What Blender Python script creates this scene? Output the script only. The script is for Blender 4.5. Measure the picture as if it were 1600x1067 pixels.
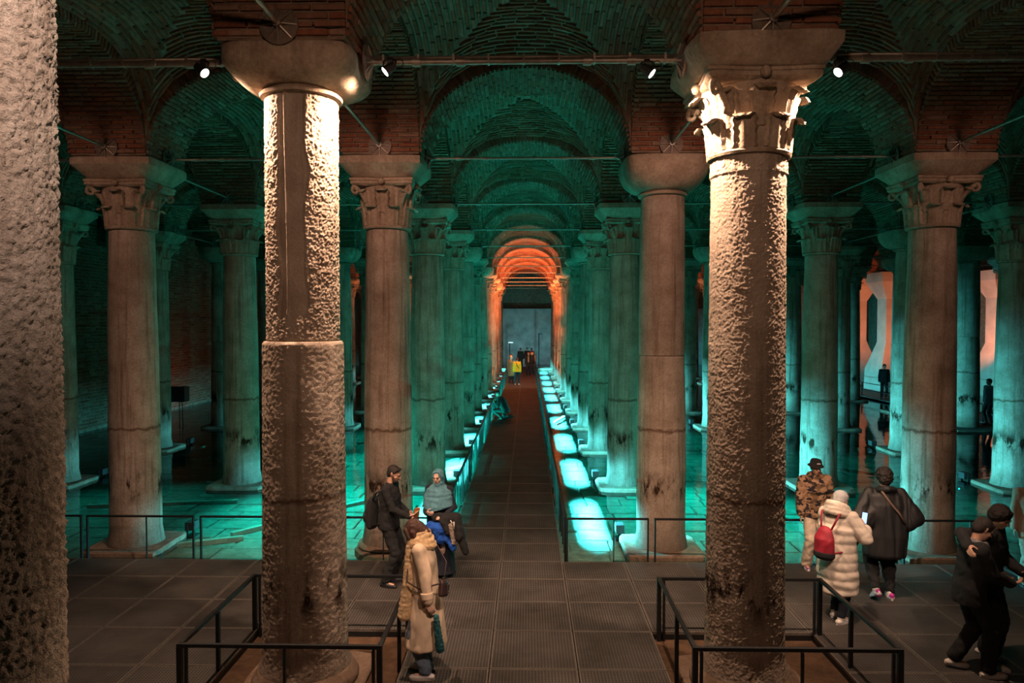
import bpy, bmesh, math, random
import numpy as np
from mathutils import Vector, Matrix, noise as mnoise

# ------------------------------------------------------------------ clear
for o in list(bpy.data.objects):
    bpy.data.objects.remove(o, do_unlink=True)
SC = bpy.context.scene
COL = SC.collection
RNG = random.Random(7)
PI = math.pi

# ------------------------------------------------------------------ camera
F_PX = 1123.0
cam_data = bpy.data.cameras.new('camera')
cam_data.sensor_width = 36.0
cam_data.lens = 36.0 * F_PX / 1600.0
cam_data.clip_end = 300
cam = bpy.data.objects.new('camera', cam_data)
COL.objects.link(cam)
cam.location = (0, 0, 4.05)
cam.rotation_euler = (PI/2 - math.atan(30.5/F_PX), 0, math.atan(24/F_PX))
SC.camera = cam

# ------------------------------------------------------------------ world, exposure
W = bpy.data.worlds.new('world'); SC.world = W
W.use_nodes = True
W.node_tree.nodes['Background'].inputs[0].default_value = (0.0, 0.0, 0.0, 1)
W.node_tree.nodes['Background'].inputs[1].default_value = 0.0
SC.view_settings.view_transform = 'Standard'
SC.view_settings.look = 'None'
SC.view_settings.gamma = 1.0
SC.view_settings.use_curve_mapping = False
SC.view_settings.exposure = 0.0
try:
    SC.cycles.use_denoising = True
    SC.cycles.max_bounces = 6
    SC.cycles.diffuse_bounces = 3
    SC.cycles.glossy_bounces = 3
    SC.cycles.transparent_max_bounces = 8
    SC.cycles.sample_clamp_indirect = 4.0
    SC.cycles.caustics_reflective = False
    SC.cycles.caustics_refractive = False
except Exception:
    pass

# ------------------------------------------------------------------ grid of the hall
ROWS = [2.92 + 4.8*k for k in range(0, 14)]           # row 0 beside the viewer, then rows going back
XS = {-3: -11.55, -2: -6.97, -1: -2.42, 1: 2.34, 2: 6.95, 3: 11.58, 4: 16.3, 5: 21.0, 6: 25.7}
Z_PIER = 6.84      # top of the imposts, where the brick arches spring
Z_RISE = 1.38
HALF = 0.65        # half width of piers and arches
DECK = 0.20
WATER = 0.085
TEAL = (0.0, 0.88, 0.66)
CYAN = (0.09, 0.80, 0.93)
WARM = (1.0, 0.64, 0.43)
ORANGE = (1.0, 0.22, 0.06)

# ------------------------------------------------------------------ lights
# lamp powers (watts)
LP_SPOT, LP_ROW2, LP_DECK, LP_REAR, LP_NEAR, LP_FAR, LP_VIS = 1200.0, 225.0, 230.0, 245.0, 1250.0, 1500.0, 1300.0
LP_STRIP, LP_FLOOD, LP_DOWN, LP_ORANGE, LP_WALL = 1100.0, 190.0, 7000.0, 4500.0, 150.0
def spot(name, loc, target, power, color, cone=120, blend=1.0, radius=0.05):
    l = bpy.data.lights.new(name, 'SPOT')
    l.energy = power; l.color = color; l.spot_size = math.radians(cone); l.spot_blend = blend
    l.shadow_soft_size = radius
    o = bpy.data.objects.new(name, l); COL.objects.link(o)
    o.location = loc
    d = Vector(target) - Vector(loc)
    o.rotation_euler = d.to_track_quat('-Z', 'Y').to_euler()
    return o

def area(name, loc, target, power, color, sx, sy, spread=180):
    l = bpy.data.lights.new(name, 'AREA')
    l.shape = 'RECTANGLE'; l.size = sx; l.size_y = sy
    l.energy = power; l.color = color; l.spread = math.radians(spread)
    o = bpy.data.objects.new(name, l); COL.objects.link(o)
    o.location = loc
    d = (Vector(target) - Vector(loc)).normalized()
    # local x of the lamp runs along the hall (world y)
    zax = -d; xax = Vector((0, 1, 0)); yax = zax.cross(xax).normalized(); xax = yax.cross(zax).normalized()
    m = Matrix((xax, yax, zax)).transposed().to_4x4(); m.translation = Vector(loc)
    o.matrix_world = m
    return o

# four warm spots clamped to the tie bars between the two front columns (their housings are built below)
SPOTS = [(-3.46, 7.66, 6.72, -2.42), (-1.46, 7.66, 6.72, -2.42), (1.26, 7.66, 6.68, 2.34), (3.27, 7.66, 6.68, 2.34)]
for sx_, sy_, sz_, cx_ in SPOTS:
    s_ = 1 if cx_ > sx_ else -1
    spot('column_spot_lamp', (sx_ + 0.05*s_, sy_ - 0.10, sz_ - 0.11), (cx_ - 0.30*s_, sy_ - 0.14, 5.0), LP_SPOT, WARM, 128, 1.0, 0.03)
# warm spots on the lengthwise bars, aimed at the second row of columns
for lx, tx, tz, pw in [(-6.97, -6.97, 4.2, 0.42), (-2.42, -2.42, 4.2, 1.0), (2.34, 2.34, 4.2, 1.0), (6.95, 6.95, 4.2, 0.42)]:
    spot('second_row_lamp', (lx, 9.1, 6.86), (tx, 12.2, tz + 0.6), LP_ROW2*pw, (1.0, 0.56, 0.40), 106, 1.0, 0.04)
# warm spots on the front bars that light the deck beyond
for lx, tx, pw in [(-4.6, -4.4, 0.7), (-0.1, -0.1, 1.0), (4.5, 4.4, 0.7)]:
    spot('deck_lamp', (lx, 7.8, 6.75), (tx, 10.3, 0.2), LP_DECK*pw, (1.0, 0.62, 0.46), 46, 0.7, 0.04)
# weaker warm spots on the bars behind the viewer
for lx, tx, tz, pw in [(-0.8, -2.4, 4.2, 1.2), (0.9, 2.4, 4.4, 1.0)]:
    spot('rear_spot_lamp', (lx, 2.9, 6.7), (tx, 7.7, tz), LP_REAR*pw, (1.0, 0.60, 0.40), 84, 1.0, 0.10)
spot('near_pillar_lamp', (0.1, 1.1, 7.1), (-2.5, 2.9, 5.6), LP_NEAR, (1.0, 0.76, 0.64), 58, 1.0, 0.03)
for lx, tx, ty, cn, f in [(0.9, -1.3, 8.3, 20, 1.0), (3.6, 4.2, 9.6, 22, 1.0), (-1.2, -1.7, 10.5, 16, 0.8)]:  # added warm fill beams that brighten the visitors, not real fixtures
    spot('visitor_fill_light', (lx, 2.9, 6.75), (tx, ty, 1.1), LP_VIS*f, (1.0, 0.68, 0.50), cn, 0.8, 0.05)
spot('far_walkway_lamp', (-0.5, 41.5, 6.7), (-0.4, 45.5, 0.6), LP_FAR, (1.0, 0.62, 0.40), 80, 1.0, 0.05)
# strip lamps under the edges of the walkway, one each side of every bay
for k in range(2, 13):
    y0 = ROWS[k]
    f = 1.0 if k < 9 else 0.7
    area('walkway_strip_lamp', (0.665, y0 + 2.05, 0.80), (2.25, y0 + 2.05, 0.0), LP_STRIP*1.25*f, CYAN, 2.9, 0.03, 94)
    area('walkway_strip_lamp', (-1.455, y0 + 2.05, 0.80), (-2.45, y0 + 2.05, 0.0), LP_STRIP*f*0.85, CYAN, 2.8, 0.03, 88)
# floodlights standing in the pool at the feet of the columns
FLOODS = []
for ci, cx_ in XS.items():
    for k in range(2, 9):
        if abs(ci) == 3 and k > 6 or ci > 3:
            continue
        s_ = -1 if ci > 0 else 1
        FLOODS.append((ci, k, cx_ + 0.62*s_, ROWS[k] + 0.85, s_))
for ci, k, fx, fy, s_ in FLOODS:
    f = {1: 1.0, 2: 0.6, 3: 0.15}[abs(ci)]
    if ci == 3: f *= 0.8
    if k == 2 and abs(ci) > 1: f *= 0.4
    spot('pool_flood_lamp', (fx + 0.12*s_, fy, 0.165 if abs(ci) == 1 else 0.30), (fx + 2.0*s_, fy + 0.5, 1.3), LP_FLOOD*f, TEAL, 168, 0.7, 0.005)
# teal fill added overhead to brighten the pool floor, not real fixtures
for lx, k, tx, f in [(-4.7, 3, -4.0, 1.1), (-4.7, 4, -3.8, 0.5), (-4.7, 5, -4.2, 0.2), (4.65, 3, 3.8, 0.9), (4.65, 4, 4.0, 0.25), (4.65, 5, 4.2, 0.2), (-9.2, 3, -8.6, 0.07), (9.3, 3, 8.4, 0.08), (9.3, 4, 8.6, 0.05)]:
    spot('pool_fill_light', (lx, ROWS[k], 6.75), (tx, ROWS[k] - 2.2, 0), LP_DOWN*f, (0.0, 0.85, 0.70), 50, 0.9, 0.02)
# orange uplights far down the hall
for ci in (-2, -1, 1, 2):
    for k in (8, 9, 10):
        s_ = -1 if ci > 0 else 1
        spot('orange_flood_lamp', (XS[ci] + 0.6*s_, ROWS[k] + 0.6, 0.5), (XS[ci] + 1.1*s_, ROWS[k] + 0.3, 7.5), LP_ORANGE*(1.0 if abs(ci) == 1 else 0.5), ORANGE, 120, 0.8, 0.015)
for lx, ly, tx in [(18.6, 38.6, 20.7), (18.8, 43.6, 20.7), (23.0, 39.0, 25.0)]:
    spot('orange_flood_lamp', (lx, ly - 1.0, 2.2), (tx, ly + 2.4, 5.5), LP_ORANGE*0.12, ORANGE, 130, 0.8, 0.015)
spot('left_wall_lamp', (-13.6, 30.0, 0.4), (-15.8, 33.5, 1.6), LP_ORANGE*0.02, (1.0, 0.12, 0.05), 120, 1.0, 0.06)
# pale light on the end wall
for lx in (-1.3, 1.3):
    spot('end_wall_lamp', (lx, 63.5, 0.9), (lx, 68.0, 3.2), LP_WALL, (0.25, 0.85, 1.0), 130, 1.0, 0.1)

# ------------------------------------------------------------------ material helpers
MATS = {}
def new_mat(name):
    m = bpy.data.materials.new(name); m.use_nodes = True
    nt = m.node_tree; nt.nodes.clear()
    out = nt.nodes.new('ShaderNodeOutputMaterial')
    MATS[name] = m
    return m, nt, out

class N:
    """small node-graph helper"""
    def __init__(self, nt): self.nt = nt
    def n(self, t, **kw):
        nd = self.nt.nodes.new(t)
        for k, v in kw.items():
            if k.startswith('i_'):
                key = k[2:]
                key = int(key) if key.isdigit() else key.replace('_', ' ')
                self.set(nd.inputs[key], v)
            else:
                setattr(nd, k, v)
        return nd
    def set(self, sock, v):
        if isinstance(v, bpy.types.NodeSocket): self.nt.links.new(v, sock)
        else: sock.default_value = v
    def math(self, op, a, b=None, clamp=False):
        nd = self.nt.nodes.new('ShaderNodeMath'); nd.operation = op; nd.use_clamp = clamp
        self.set(nd.inputs[0], a)
        if b is not None: self.set(nd.inputs[1], b)
        return nd.outputs[0]
    def mix(self, fac, a, b, mode='MIX'):
        nd = self.nt.nodes.new('ShaderNodeMix'); nd.data_type = 'RGBA'; nd.blend_type = mode
        self.set(nd.inputs[0], fac); self.set(nd.inputs[6], a); self.set(nd.inputs[7], b)
        return nd.outputs[2]
    def ramp(self, fac, stops):
        nd = self.nt.nodes.new('ShaderNodeValToRGB'); e = nd.color_ramp.elements
        while len(e) < len(stops): e.new(0.5)
        for el, (p, c) in zip(e, stops):
            el.position = p
            el.color = c if len(c) == 4 else (*c, 1)
        self.set(nd.inputs[0], fac)
        return nd.outputs[0]
    def noise(self, vec, scale, detail=4, rough=0.6, out=0):
        nd = self.nt.nodes.new('ShaderNodeTexNoise')
        self.set(nd.inputs['Vector'], vec)
        nd.inputs['Scale'].default_value = scale; nd.inputs['Detail'].default_value = detail
        nd.inputs['Roughness'].default_value = rough
        return nd.outputs[out]
    def mapping(self, vec, loc=(0, 0, 0), scale=(1, 1, 1)):
        nd = self.nt.nodes.new('ShaderNodeMapping')
        self.set(nd.inputs[0], vec); self.set(nd.inputs[1], loc); nd.inputs[3].default_value = scale
        return nd.outputs[0]

def rgba(c): return (c[0], c[1], c[2], 1.0)

def simple(name, color, rough=0.6, metal=0.0, var=0.0, scale=20, bump=0.0, bscale=None, emit=None, estr=0.0, coat=0.0):
    m, nt, out = new_mat(name); g = N(nt)
    b = g.n('ShaderNodeBsdfPrincipled')
    b.inputs['Roughness'].default_value = rough; b.inputs['Metallic'].default_value = metal
    tc = g.n('ShaderNodeTexCoord').outputs['Object']
    if var > 0:
        nz = g.noise(tc, scale)
        d = tuple(max(0, c*(1-var)) for c in color); l = tuple(min(1, c*(1+var)) for c in color)
        g.set(b.inputs['Base Color'], g.ramp(nz, [(0.3, rgba(d)), (0.7, rgba(l))]))
    else:
        b.inputs['Base Color'].default_value = rgba(color)
    if bump > 0:
        bp = g.n('ShaderNodeBump', i_Strength=bump, i_Distance=0.02)
        g.set(bp.inputs['Height'], g.noise(tc, bscale or scale*3))
        nt.links.new(bp.outputs[0], b.inputs['Normal'])
    if emit:
        b.inputs['Emission Color'].default_value = rgba(emit); b.inputs['Emission Strength'].default_value = estr
    nt.links.new(b.outputs[0], out.inputs[0])
    return m

def stone(name, c1, c2, bump=0.4, bscale=45, streak=0.6, pits=0.0, ring=True, damp=True):
    """column marble: mottled, streaked downwards, rust ring and damp foot at fixed heights of the shaft"""
    m, nt, out = new_mat(name); g = N(nt)
    b = g.n('ShaderNodeBsdfPrincipled'); b.inputs['Roughness'].default_value = 0.88
    b.inputs['Specular IOR Level'].default_value = 0.12
    obj = g.n('ShaderNodeTexCoord').outputs['Object']
    rnd = g.n('ShaderNodeObjectInfo').outputs['Random']
    comb = g.n('ShaderNodeCombineXYZ')
    g.set(comb.inputs[0], g.math('MULTIPLY', rnd, 37.0)); g.set(comb.inputs[1], g.math('MULTIPLY', rnd, 71.0)); g.set(comb.inputs[2], g.math('MULTIPLY', rnd, 13.0))
    v = g.mapping(obj, comb.outputs[0])
    big = g.noise(v, 2.2, 5, 0.62)
    base = g.ramp(big, [(0.30, rgba(c2)), (0.68, rgba(c1))])
    fine = g.noise(v, bscale*0.6, 3, 0.7)
    base = g.mix(0.55, base, g.ramp(fine, [(0.3, (0.45, 0.43, 0.42, 1)), (0.7, (1.0, 1.0, 1.0, 1))]), 'MULTIPLY')
    vs = g.mapping(v, (0, 0, 0), (5.0, 5.0, 0.22))
    st = g.noise(vs, 1.6, 5, 0.7)
    stf = g.ramp(st, [(0.50, (0, 0, 0, 1)), (0.68, (1, 1, 1, 1))])
    base = g.mix(g.math('MULTIPLY', stf, streak), base, (0.10, 0.055, 0.03, 1))
    sep = g.n('ShaderNodeSeparateXYZ'); g.set(sep.inputs[0], obj)
    z = sep.outputs[2]
    wob = g.math('MULTIPLY', g.math('SUBTRACT', g.noise(v, 7.0, 4), 0.5), 0.16)
    zz = g.math('ADD', z, wob)
    if ring:
        r1 = g.math('SUBTRACT', 1.0, g.math('DIVIDE', g.math('ABSOLUTE', g.math('SUBTRACT', zz, 2.2)), 0.045), clamp=True)
        base = g.mix(g.math('MULTIPLY', r1, 0.85), base, (0.075, 0.032, 0.012, 1))
        nb = g.ramp(g.noise(g.mapping(v, (3, 5, 1), (3.0, 3.0, 1.2)), 1.5, 5, 0.7), [(0.48, (0, 0, 0, 1)), (0.58, (1, 1, 1, 1))])
        r2 = g.math('SUBTRACT', 1.0, g.math('DIVIDE', g.math('ABSOLUTE', g.math('SUBTRACT', zz, 1.22)), 0.34), clamp=True)
        base = g.mix(g.math('MULTIPLY', g.math('MULTIPLY', r2, nb), 1.3, clamp=True), base, (0.032, 0.016, 0.009, 1))
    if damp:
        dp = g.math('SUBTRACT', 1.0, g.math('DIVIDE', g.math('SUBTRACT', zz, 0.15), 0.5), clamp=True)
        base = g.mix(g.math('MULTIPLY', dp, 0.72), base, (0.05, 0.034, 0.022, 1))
    g.set(b.inputs['Base Color'], base)
    hgt = g.math('ADD', g.math('MULTIPLY', g.noise(v, bscale, 4, 0.7), 0.7), g.math('MULTIPLY', g.noise(v, bscale*0.25, 3), 0.6))
    if pits > 0:
        vo = g.n('ShaderNodeTexVoronoi'); g.set(vo.inputs['Vector'], v); vo.inputs['Scale'].default_value = bscale*0.8
        hgt = g.math('ADD', hgt, g.math('MULTIPLY', vo.outputs[0], pits))
    bp = g.n('ShaderNodeBump', i_Strength=bump, i_Distance=0.03)
    g.set(bp.inputs['Height'], hgt)
    nt.links.new(bp.outputs[0], b.inputs['Normal'])
    nt.links.new(b.outputs[0], out.inputs[0])
    return m

def brick_mat(name, stops, bump=0.5, rough=0.9):
    m, nt, out = new_mat(name); g = N(nt)
    b = g.n('ShaderNodeBsdfPrincipled'); b.inputs['Roughness'].default_value = rough
    b.inputs['Specular IOR Level'].default_value = 0.2
    isl = g.n('ShaderNodeNewGeometry').outputs['Random Per Island']
    rnd = g.n('ShaderNodeObjectInfo').outputs['Random']
    fr = g.math('FRACT', g.math('ADD', isl, g.math('MULTIPLY', rnd, 7.31)))
    obj = g.n('ShaderNodeTexCoord').outputs['Object']
    c = g.ramp(fr, stops)
    nz = g.noise(obj, 9.0, 5, 0.7)
    c = g.mix(0.6, c, g.ramp(nz, [(0.3, (0.35, 0.33, 0.32, 1)), (0.7, (1.1, 1.1, 1.1, 1))]), 'MULTIPLY')
    g.set(b.inputs['Base Color'], c)
    bp = g.n('ShaderNodeBump', i_Strength=bump, i_Distance=0.02)
    g.set(bp.inputs['Height'], g.noise(obj, 40, 4, 0.7))
    nt.links.new(bp.outputs[0], b.inputs['Normal'])
    nt.links.new(b.outputs[0], out.inputs[0])
    return m

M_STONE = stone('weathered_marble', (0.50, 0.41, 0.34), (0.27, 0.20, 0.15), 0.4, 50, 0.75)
M_ROUGH = stone('pitted_marble', (0.56, 0.46, 0.38), (0.36, 0.28, 0.22), 0.7, 120, 0.45)
M_CAP = stone('carved_marble', (0.50, 0.40, 0.31), (0.24, 0.17, 0.12), 0.45, 35, 0.35, ring=False, damp=False)
M_PLINTH = stone('damp_stone', (0.27, 0.19, 0.14), (0.13, 0.085, 0.06), 0.5, 25, 0.3, ring=False, damp=False)
M_PAVE = stone('pool_paving', (0.46, 0.48, 0.46), (0.24, 0.26, 0.25), 0.5, 12, 0.25, ring=False, damp=False)
M_KERB = stone('kerb_painted_light', (0.75, 0.78, 0.74), (0.55, 0.58, 0.55), 0.5, 25, 0.0, ring=False, damp=False)  # made paler: lamp light falling on the kerbs is put into the colour
M_EARTH = stone('wet_earth', (0.13, 0.075, 0.045), (0.05, 0.032, 0.02), 0.6, 18, 0.0, ring=False, damp=False)
M_BRICK = brick_mat('thin_brick', [(0.0, (0.20, 0.070, 0.040, 1)), (0.35, (0.30, 0.115, 0.065, 1)), (0.7, (0.24, 0.12, 0.08, 1)), (1.0, (0.33, 0.20, 0.14, 1))])
M_MORTAR = simple('lime_mortar', (0.20, 0.14, 0.10), 0.95, 0, 0.4, 6, 0.6, 30)
M_PLASTER = simple('grey_plaster', (0.46, 0.46, 0.44), 0.85, 0, 0.35, 1.2, 0.3, 12)
M_RENDER = simple('smooth_render', (0.55, 0.47, 0.40), 0.85, 0, 0.15, 1.5, 0.1, 10)
M_STEEL = simple('tie_steel', (0.30, 0.26, 0.22), 0.45, 0.7, 0.25, 15)
M_RUST = simple('plate_steel', (0.16, 0.12, 0.095), 0.6, 0.5, 0.3, 18, 0.2, 60)
M_BLACK = simple('black_steel', (0.028, 0.030, 0.033), 0.45, 0.6, 0.15, 20)
M_DARK = simple('black_plastic', (0.012, 0.012, 0.013), 0.5)
M_LENS = simple('lit_lens', (0.9, 0.9, 0.9), 0.3, emit=(1.0, 0.80, 0.74), estr=9.0)

def grating_mat():
    m, nt, out = new_mat('steel_grating'); g = N(nt)
    b = g.n('ShaderNodeBsdfPrincipled'); b.inputs['Roughness'].default_value = 0.6; b.inputs['Metallic'].default_value = 0.15
    pos = g.n('ShaderNodeNewGeometry').outputs['Position']
    br = g.n('ShaderNodeTexBrick'); br.offset = 0.0
    g.set(br.inputs['Vector'], pos)
    br.inputs['Scale'].default_value = 1.0
    br.inputs['Mortar Size'].default_value = 0.0065; br.inputs['Mortar Smooth'].default_value = 0.1
    br.inputs['Brick Width'].default_value = 0.036; br.inputs['Row Height'].default_value = 0.036
    br.inputs['Color1'].default_value = (0.018, 0.016, 0.0155, 1); br.inputs['Color2'].default_value = (0.022, 0.02, 0.019, 1)
    br.inputs['Mortar'].default_value = (0.125, 0.11, 0.10, 1)
    dirt = g.noise(pos, 1.1, 6, 0.65)
    df = g.ramp(dirt, [(0.34, (0.30, 0.27, 0.25, 1)), (0.60, (1, 1, 1, 1))])
    c = g.mix(0.85, br.outputs[0], df, 'MULTIPLY')
    g.set(b.inputs['Base Color'], c)
    bp = g.n('ShaderNodeBump', i_Strength=0.7, i_Distance=0.02)
    g.set(bp.inputs['Height'], br.outputs[1])
    nt.links.new(bp.outputs[0], b.inputs['Normal'])
    nt.links.new(b.outputs[0], out.inputs[0])
    return m
M_GRATE = grating_mat()
M_EDGE = simple('panel_frame_steel', (0.15, 0.13, 0.115), 0.5, 0.3, 0.3, 30)

def water_mat():
    m, nt, out = new_mat('shallow_water'); g = N(nt)
    pos = g.n('ShaderNodeNewGeometry').outputs['Position']
    nz = g.noise(pos, 2.3, 3, 0.55)
    bp = g.n('ShaderNodeBump', i_Strength=0.10, i_Distance=0.05)
    g.set(bp.inputs['Height'], nz)
    fr = g.n('ShaderNodeFresnel'); fr.inputs[0].default_value = 1.33
    nt.links.new(bp.outputs[0], fr.inputs['Normal'])
    tr = g.n('ShaderNodeBsdfTransparent'); tr.inputs[0].default_value = (0.72, 0.98, 0.92, 1)
    gl = g.n('ShaderNodeBsdfGlossy'); gl.inputs['Roughness'].default_value = 0.015
    nt.links.new(bp.outputs[0], gl.inputs['Normal'])
    mx = g.n('ShaderNodeMixShader')
    g.set(mx.inputs[0], fr.outputs[0]); nt.links.new(tr.outputs[0], mx.inputs[1]); nt.links.new(gl.outputs[0], mx.inputs[2])
    nt.links.new(mx.outputs[0], out.inputs[0])
    return m
M_WATER = water_mat()

# ------------------------------------------------------------------ mesh helpers
def tag(o, label=None, cat=None, group=None, kind=None):
    if label: o['label'] = label
    if cat: o['category'] = cat
    if group: o['group'] = group
    if kind: o['kind'] = kind
    return o

def empty(name, loc=(0, 0, 0), rz=0.0, label=None, cat=None, group=None, kind=None):
    o = bpy.data.objects.new(name, None); COL.objects.link(o)
    o.empty_display_size = 0.2
    o.location = loc; o.rotation_euler = (0, 0, rz)
    return tag(o, label, cat, group, kind)

def link_mesh(name, me, parent=None, loc=(0, 0, 0)):
    o = bpy.data.objects.new(name, me); COL.objects.link(o)
    o.location = loc
    if parent is not None: o.parent = parent
    return o

class MB:
    """collects shapes, then becomes one mesh"""
    def __init__(self): self.v = []; self.f = []; self.m = []
    def add(self, vs, fs, mi=0):
        n = len(self.v)
        self.v.extend([tuple(p) for p in vs]); self.f.extend([tuple(i + n for i in q) for q in fs]); self.m.extend([mi]*len(fs))
        return self
    def box(self, c, s, rz=0.0, mi=0, M=None):
        hx, hy, hz = s[0]/2, s[1]/2, s[2]/2
        P = [(-hx, -hy, -hz), (hx, -hy, -hz), (hx, hy, -hz), (-hx, hy, -hz), (-hx, -hy, hz), (hx, -hy, hz), (hx, hy, hz), (-hx, hy, hz)]
        if M is not None:
            P = [M @ Vector(p) for p in P]
        else:
            cs, sn = math.cos(rz), math.sin(rz)
            P = [(c[0] + p[0]*cs - p[1]*sn, c[1] + p[0]*sn + p[1]*cs, c[2] + p[2]) for p in P]
        return self.add(P, [(0, 3, 2, 1), (4, 5, 6, 7), (0, 1, 5, 4), (1, 2, 6, 5), (2, 3, 7, 6), (3, 0, 4, 7)], mi)
    def cyl(self, p0, p1, r0, r1=None, n=12, mi=0, caps=True):
        r1 = r0 if r1 is None else r1
        p0 = Vector(p0); p1 = Vector(p1); d = (p1 - p0).normalized()
        a = d.orthogonal().normalized(); b = d.cross(a)
        vs = []
        for p, r in ((p0, r0), (p1, r1)):
            for i in range(n):
                t = 2*PI*i/n
                vs.append(p + a*(r*math.cos(t)) + b*(r*math.sin(t)))
        fs = [(i, (i+1) % n, n + (i+1) % n, n + i) for i in range(n)]
        if caps: fs += [tuple(reversed(range(n))), tuple(range(n, 2*n))]
        return self.add(vs, fs, mi)
    def tube(self, pts, rad, n=8, mi=0):
        pts = [Vector(p) for p in pts]
        rs = rad if isinstance(rad, (list, tuple)) else [rad]*len(pts)
        vs = []; a = None
        for i, p in enumerate(pts):
            d = (pts[min(i+1, len(pts)-1)] - pts[max(i-1, 0)]).normalized()
            a = d.orthogonal().normalized() if a is None else (a - d*a.dot(d)).normalized()
            b = d.cross(a)
            for j in range(n):
                t = 2*PI*j/n
                vs.append(p + a*(rs[i]*math.cos(t)) + b*(rs[i]*math.sin(t)))
        fs = []
        for i in range(len(pts)-1):
            for j in range(n):
                k = (j+1) % n
                fs.append((i*n+j, i*n+k, (i+1)*n+k, (i+1)*n+j))
        fs += [tuple(reversed(range(n))), tuple(range((len(pts)-1)*n, len(pts)*n))]
        return self.add(vs, fs, mi)
    def rings(self, rings, mi=0, caps=True):
        """list of equally long closed point loops"""
        n = len(rings[0]); vs = [p for r in rings for p in r]; fs = []
        for i in range(len(rings)-1):
            for j in range(n):
                k = (j+1) % n
                fs.append((i*n+j, i*n+k, (i+1)*n+k, (i+1)*n+j))
        if caps: fs += [tuple(reversed(range(n))), tuple(range((len(rings)-1)*n, len(rings)*n))]
        return self.add(vs, fs, mi)
    def lathe(self, prof, n=32, mi=0, c=(0, 0)):
        return self.rings([[(c[0] + r*math.cos(2*PI*j/n), c[1] + r*math.sin(2*PI*j/n), z) for j in range(n)] for r, z in prof], mi)
    def sphere(self, c, r, n=12, m=8, mi=0, s=(1, 1, 1)):
        R = []
        for i in range(m+1):
            t = PI*i/m
            rr = max(math.sin(t), 0.02)*r
            R.append([(c[0] + s[0]*rr*math.cos(2*PI*j/n), c[1] + s[1]*rr*math.sin(2*PI*j/n), c[2] - s[2]*r*math.cos(t)) for j in range(n)])
        return self.rings(R, mi)
    def mesh(self, name, mats, smooth=False, angle=None):
        me = bpy.data.meshes.new(name)
        me.from_pydata(self.v, [], self.f)
        mats = mats if isinstance(mats, (list, tuple)) else [mats]
        for m in mats: me.materials.append(m)
        if len(mats) > 1: me.polygons.foreach_set('material_index', self.m)
        if smooth: me.polygons.foreach_set('use_smooth', [True]*len(me.polygons))
        me.update()
        if smooth and angle:
            try: me.set_sharp_from_angle(angle=math.radians(angle))
            except Exception: pass
        return me
    def build(self, name, mats, parent=None, loc=(0, 0, 0), smooth=False, angle=None):
        return link_mesh(name, self.mesh(name, mats, smooth, angle), parent, loc)

def copy_tree(o, parent=None):
    c = o.copy(); COL.objects.link(c)
    if parent is not None: c.parent = parent
    for ch in o.children: copy_tree(ch, c)
    return c

def in_view(x, y, z, pad=1.2):
    """roughly inside the picture's field, with a margin"""
    yaw = math.atan(24/F_PX)
    dx = x*math.cos(yaw) + y*math.sin(yaw); dy = -x*math.sin(yaw) + y*math.cos(yaw)
    return dy > 0.5 and abs(dx) - pad < dy*0.725

# a unit brick with softened top edges: x length, y thickness, z proud height
def unit_brick():
    mb = MB()
    b = 0.46
    P = [(-.5, -.5, -.5), (.5, -.5, -.5), (.5, .5, -.5), (-.5, .5, -.5),
         (-.5, -.5, .25), (.5, -.5, .25), (.5, .5, .25), (-.5, .5, .25),
         (-.48, -.40, .5), (.48, -.40, .5), (.48, .40, .5), (-.48, .40, .5)]
    Fs = [(8, 9, 10, 11)]
    for a0, a1 in ((0, 4), (4, 8)):
        for i in range(4):
            j = (i+1) % 4
            Fs.append((a0+i, a0+j, a1+j, a1+i))
    mb.add(P, Fs)
    return mb
UB = unit_brick()
UB_ME = UB.mesh('brick', M_BRICK)
def add_brick(mb, M, mi=0):
    mb.add([M @ Vector(p) for p in UB.v], UB.f, mi)
def frame(c, xa, ya, za, s):
    """matrix of a brick: centre c, unit axes, size s"""
    m = Matrix(((xa[0]*s[0], ya[0]*s[1], za[0]*s[2], c[0]), (xa[1]*s[0], ya[1]*s[1], za[1]*s[2], c[1]), (xa[2]*s[0], ya[2]*s[1], za[2]*s[2], c[2]), (0, 0, 0, 1)))
    return m

# ================================================================== SETTING
# ---------------------------------------------------------------- pool floor, paving, water
floor = empty('floor', label='stone floor of the shallow pool under the teal lit water', cat='floor', kind='structure')
MB().box((5.5, 38, -0.16), (44, 74, 0.2)).build('bed', M_PAVE, floor)
def stone_slab(L, Wd, H=0.05):
    mb = MB(); e = 0.018
    mb.rings([[(-L/2, -Wd/2, -H), (L/2, -Wd/2, -H), (L/2, Wd/2, -H), (-L/2, Wd/2, -H)],
              [(-L/2, -Wd/2, -e), (L/2, -Wd/2, -e), (L/2, Wd/2, -e), (-L/2, Wd/2, -e)],
              [(-L/2+e, -Wd/2+e, 0), (L/2-e, -Wd/2+e, 0), (L/2-e, Wd/2-e, 0), (-L/2+e, Wd/2-e, 0)]])
    return mb
SLAB_ME = [stone_slab(l, w).mesh('paving_stone', M_PAVE) for l, w in ((0.86, 0.60), (0.95, 0.60), (0.72, 0.60))]
rr = random.Random(3)
def walk_free(x, y):
    return not (-1.38 < x < 0.57)
pave_rest = MB(); n_single = 0
row = 0; y = 11.75
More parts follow.
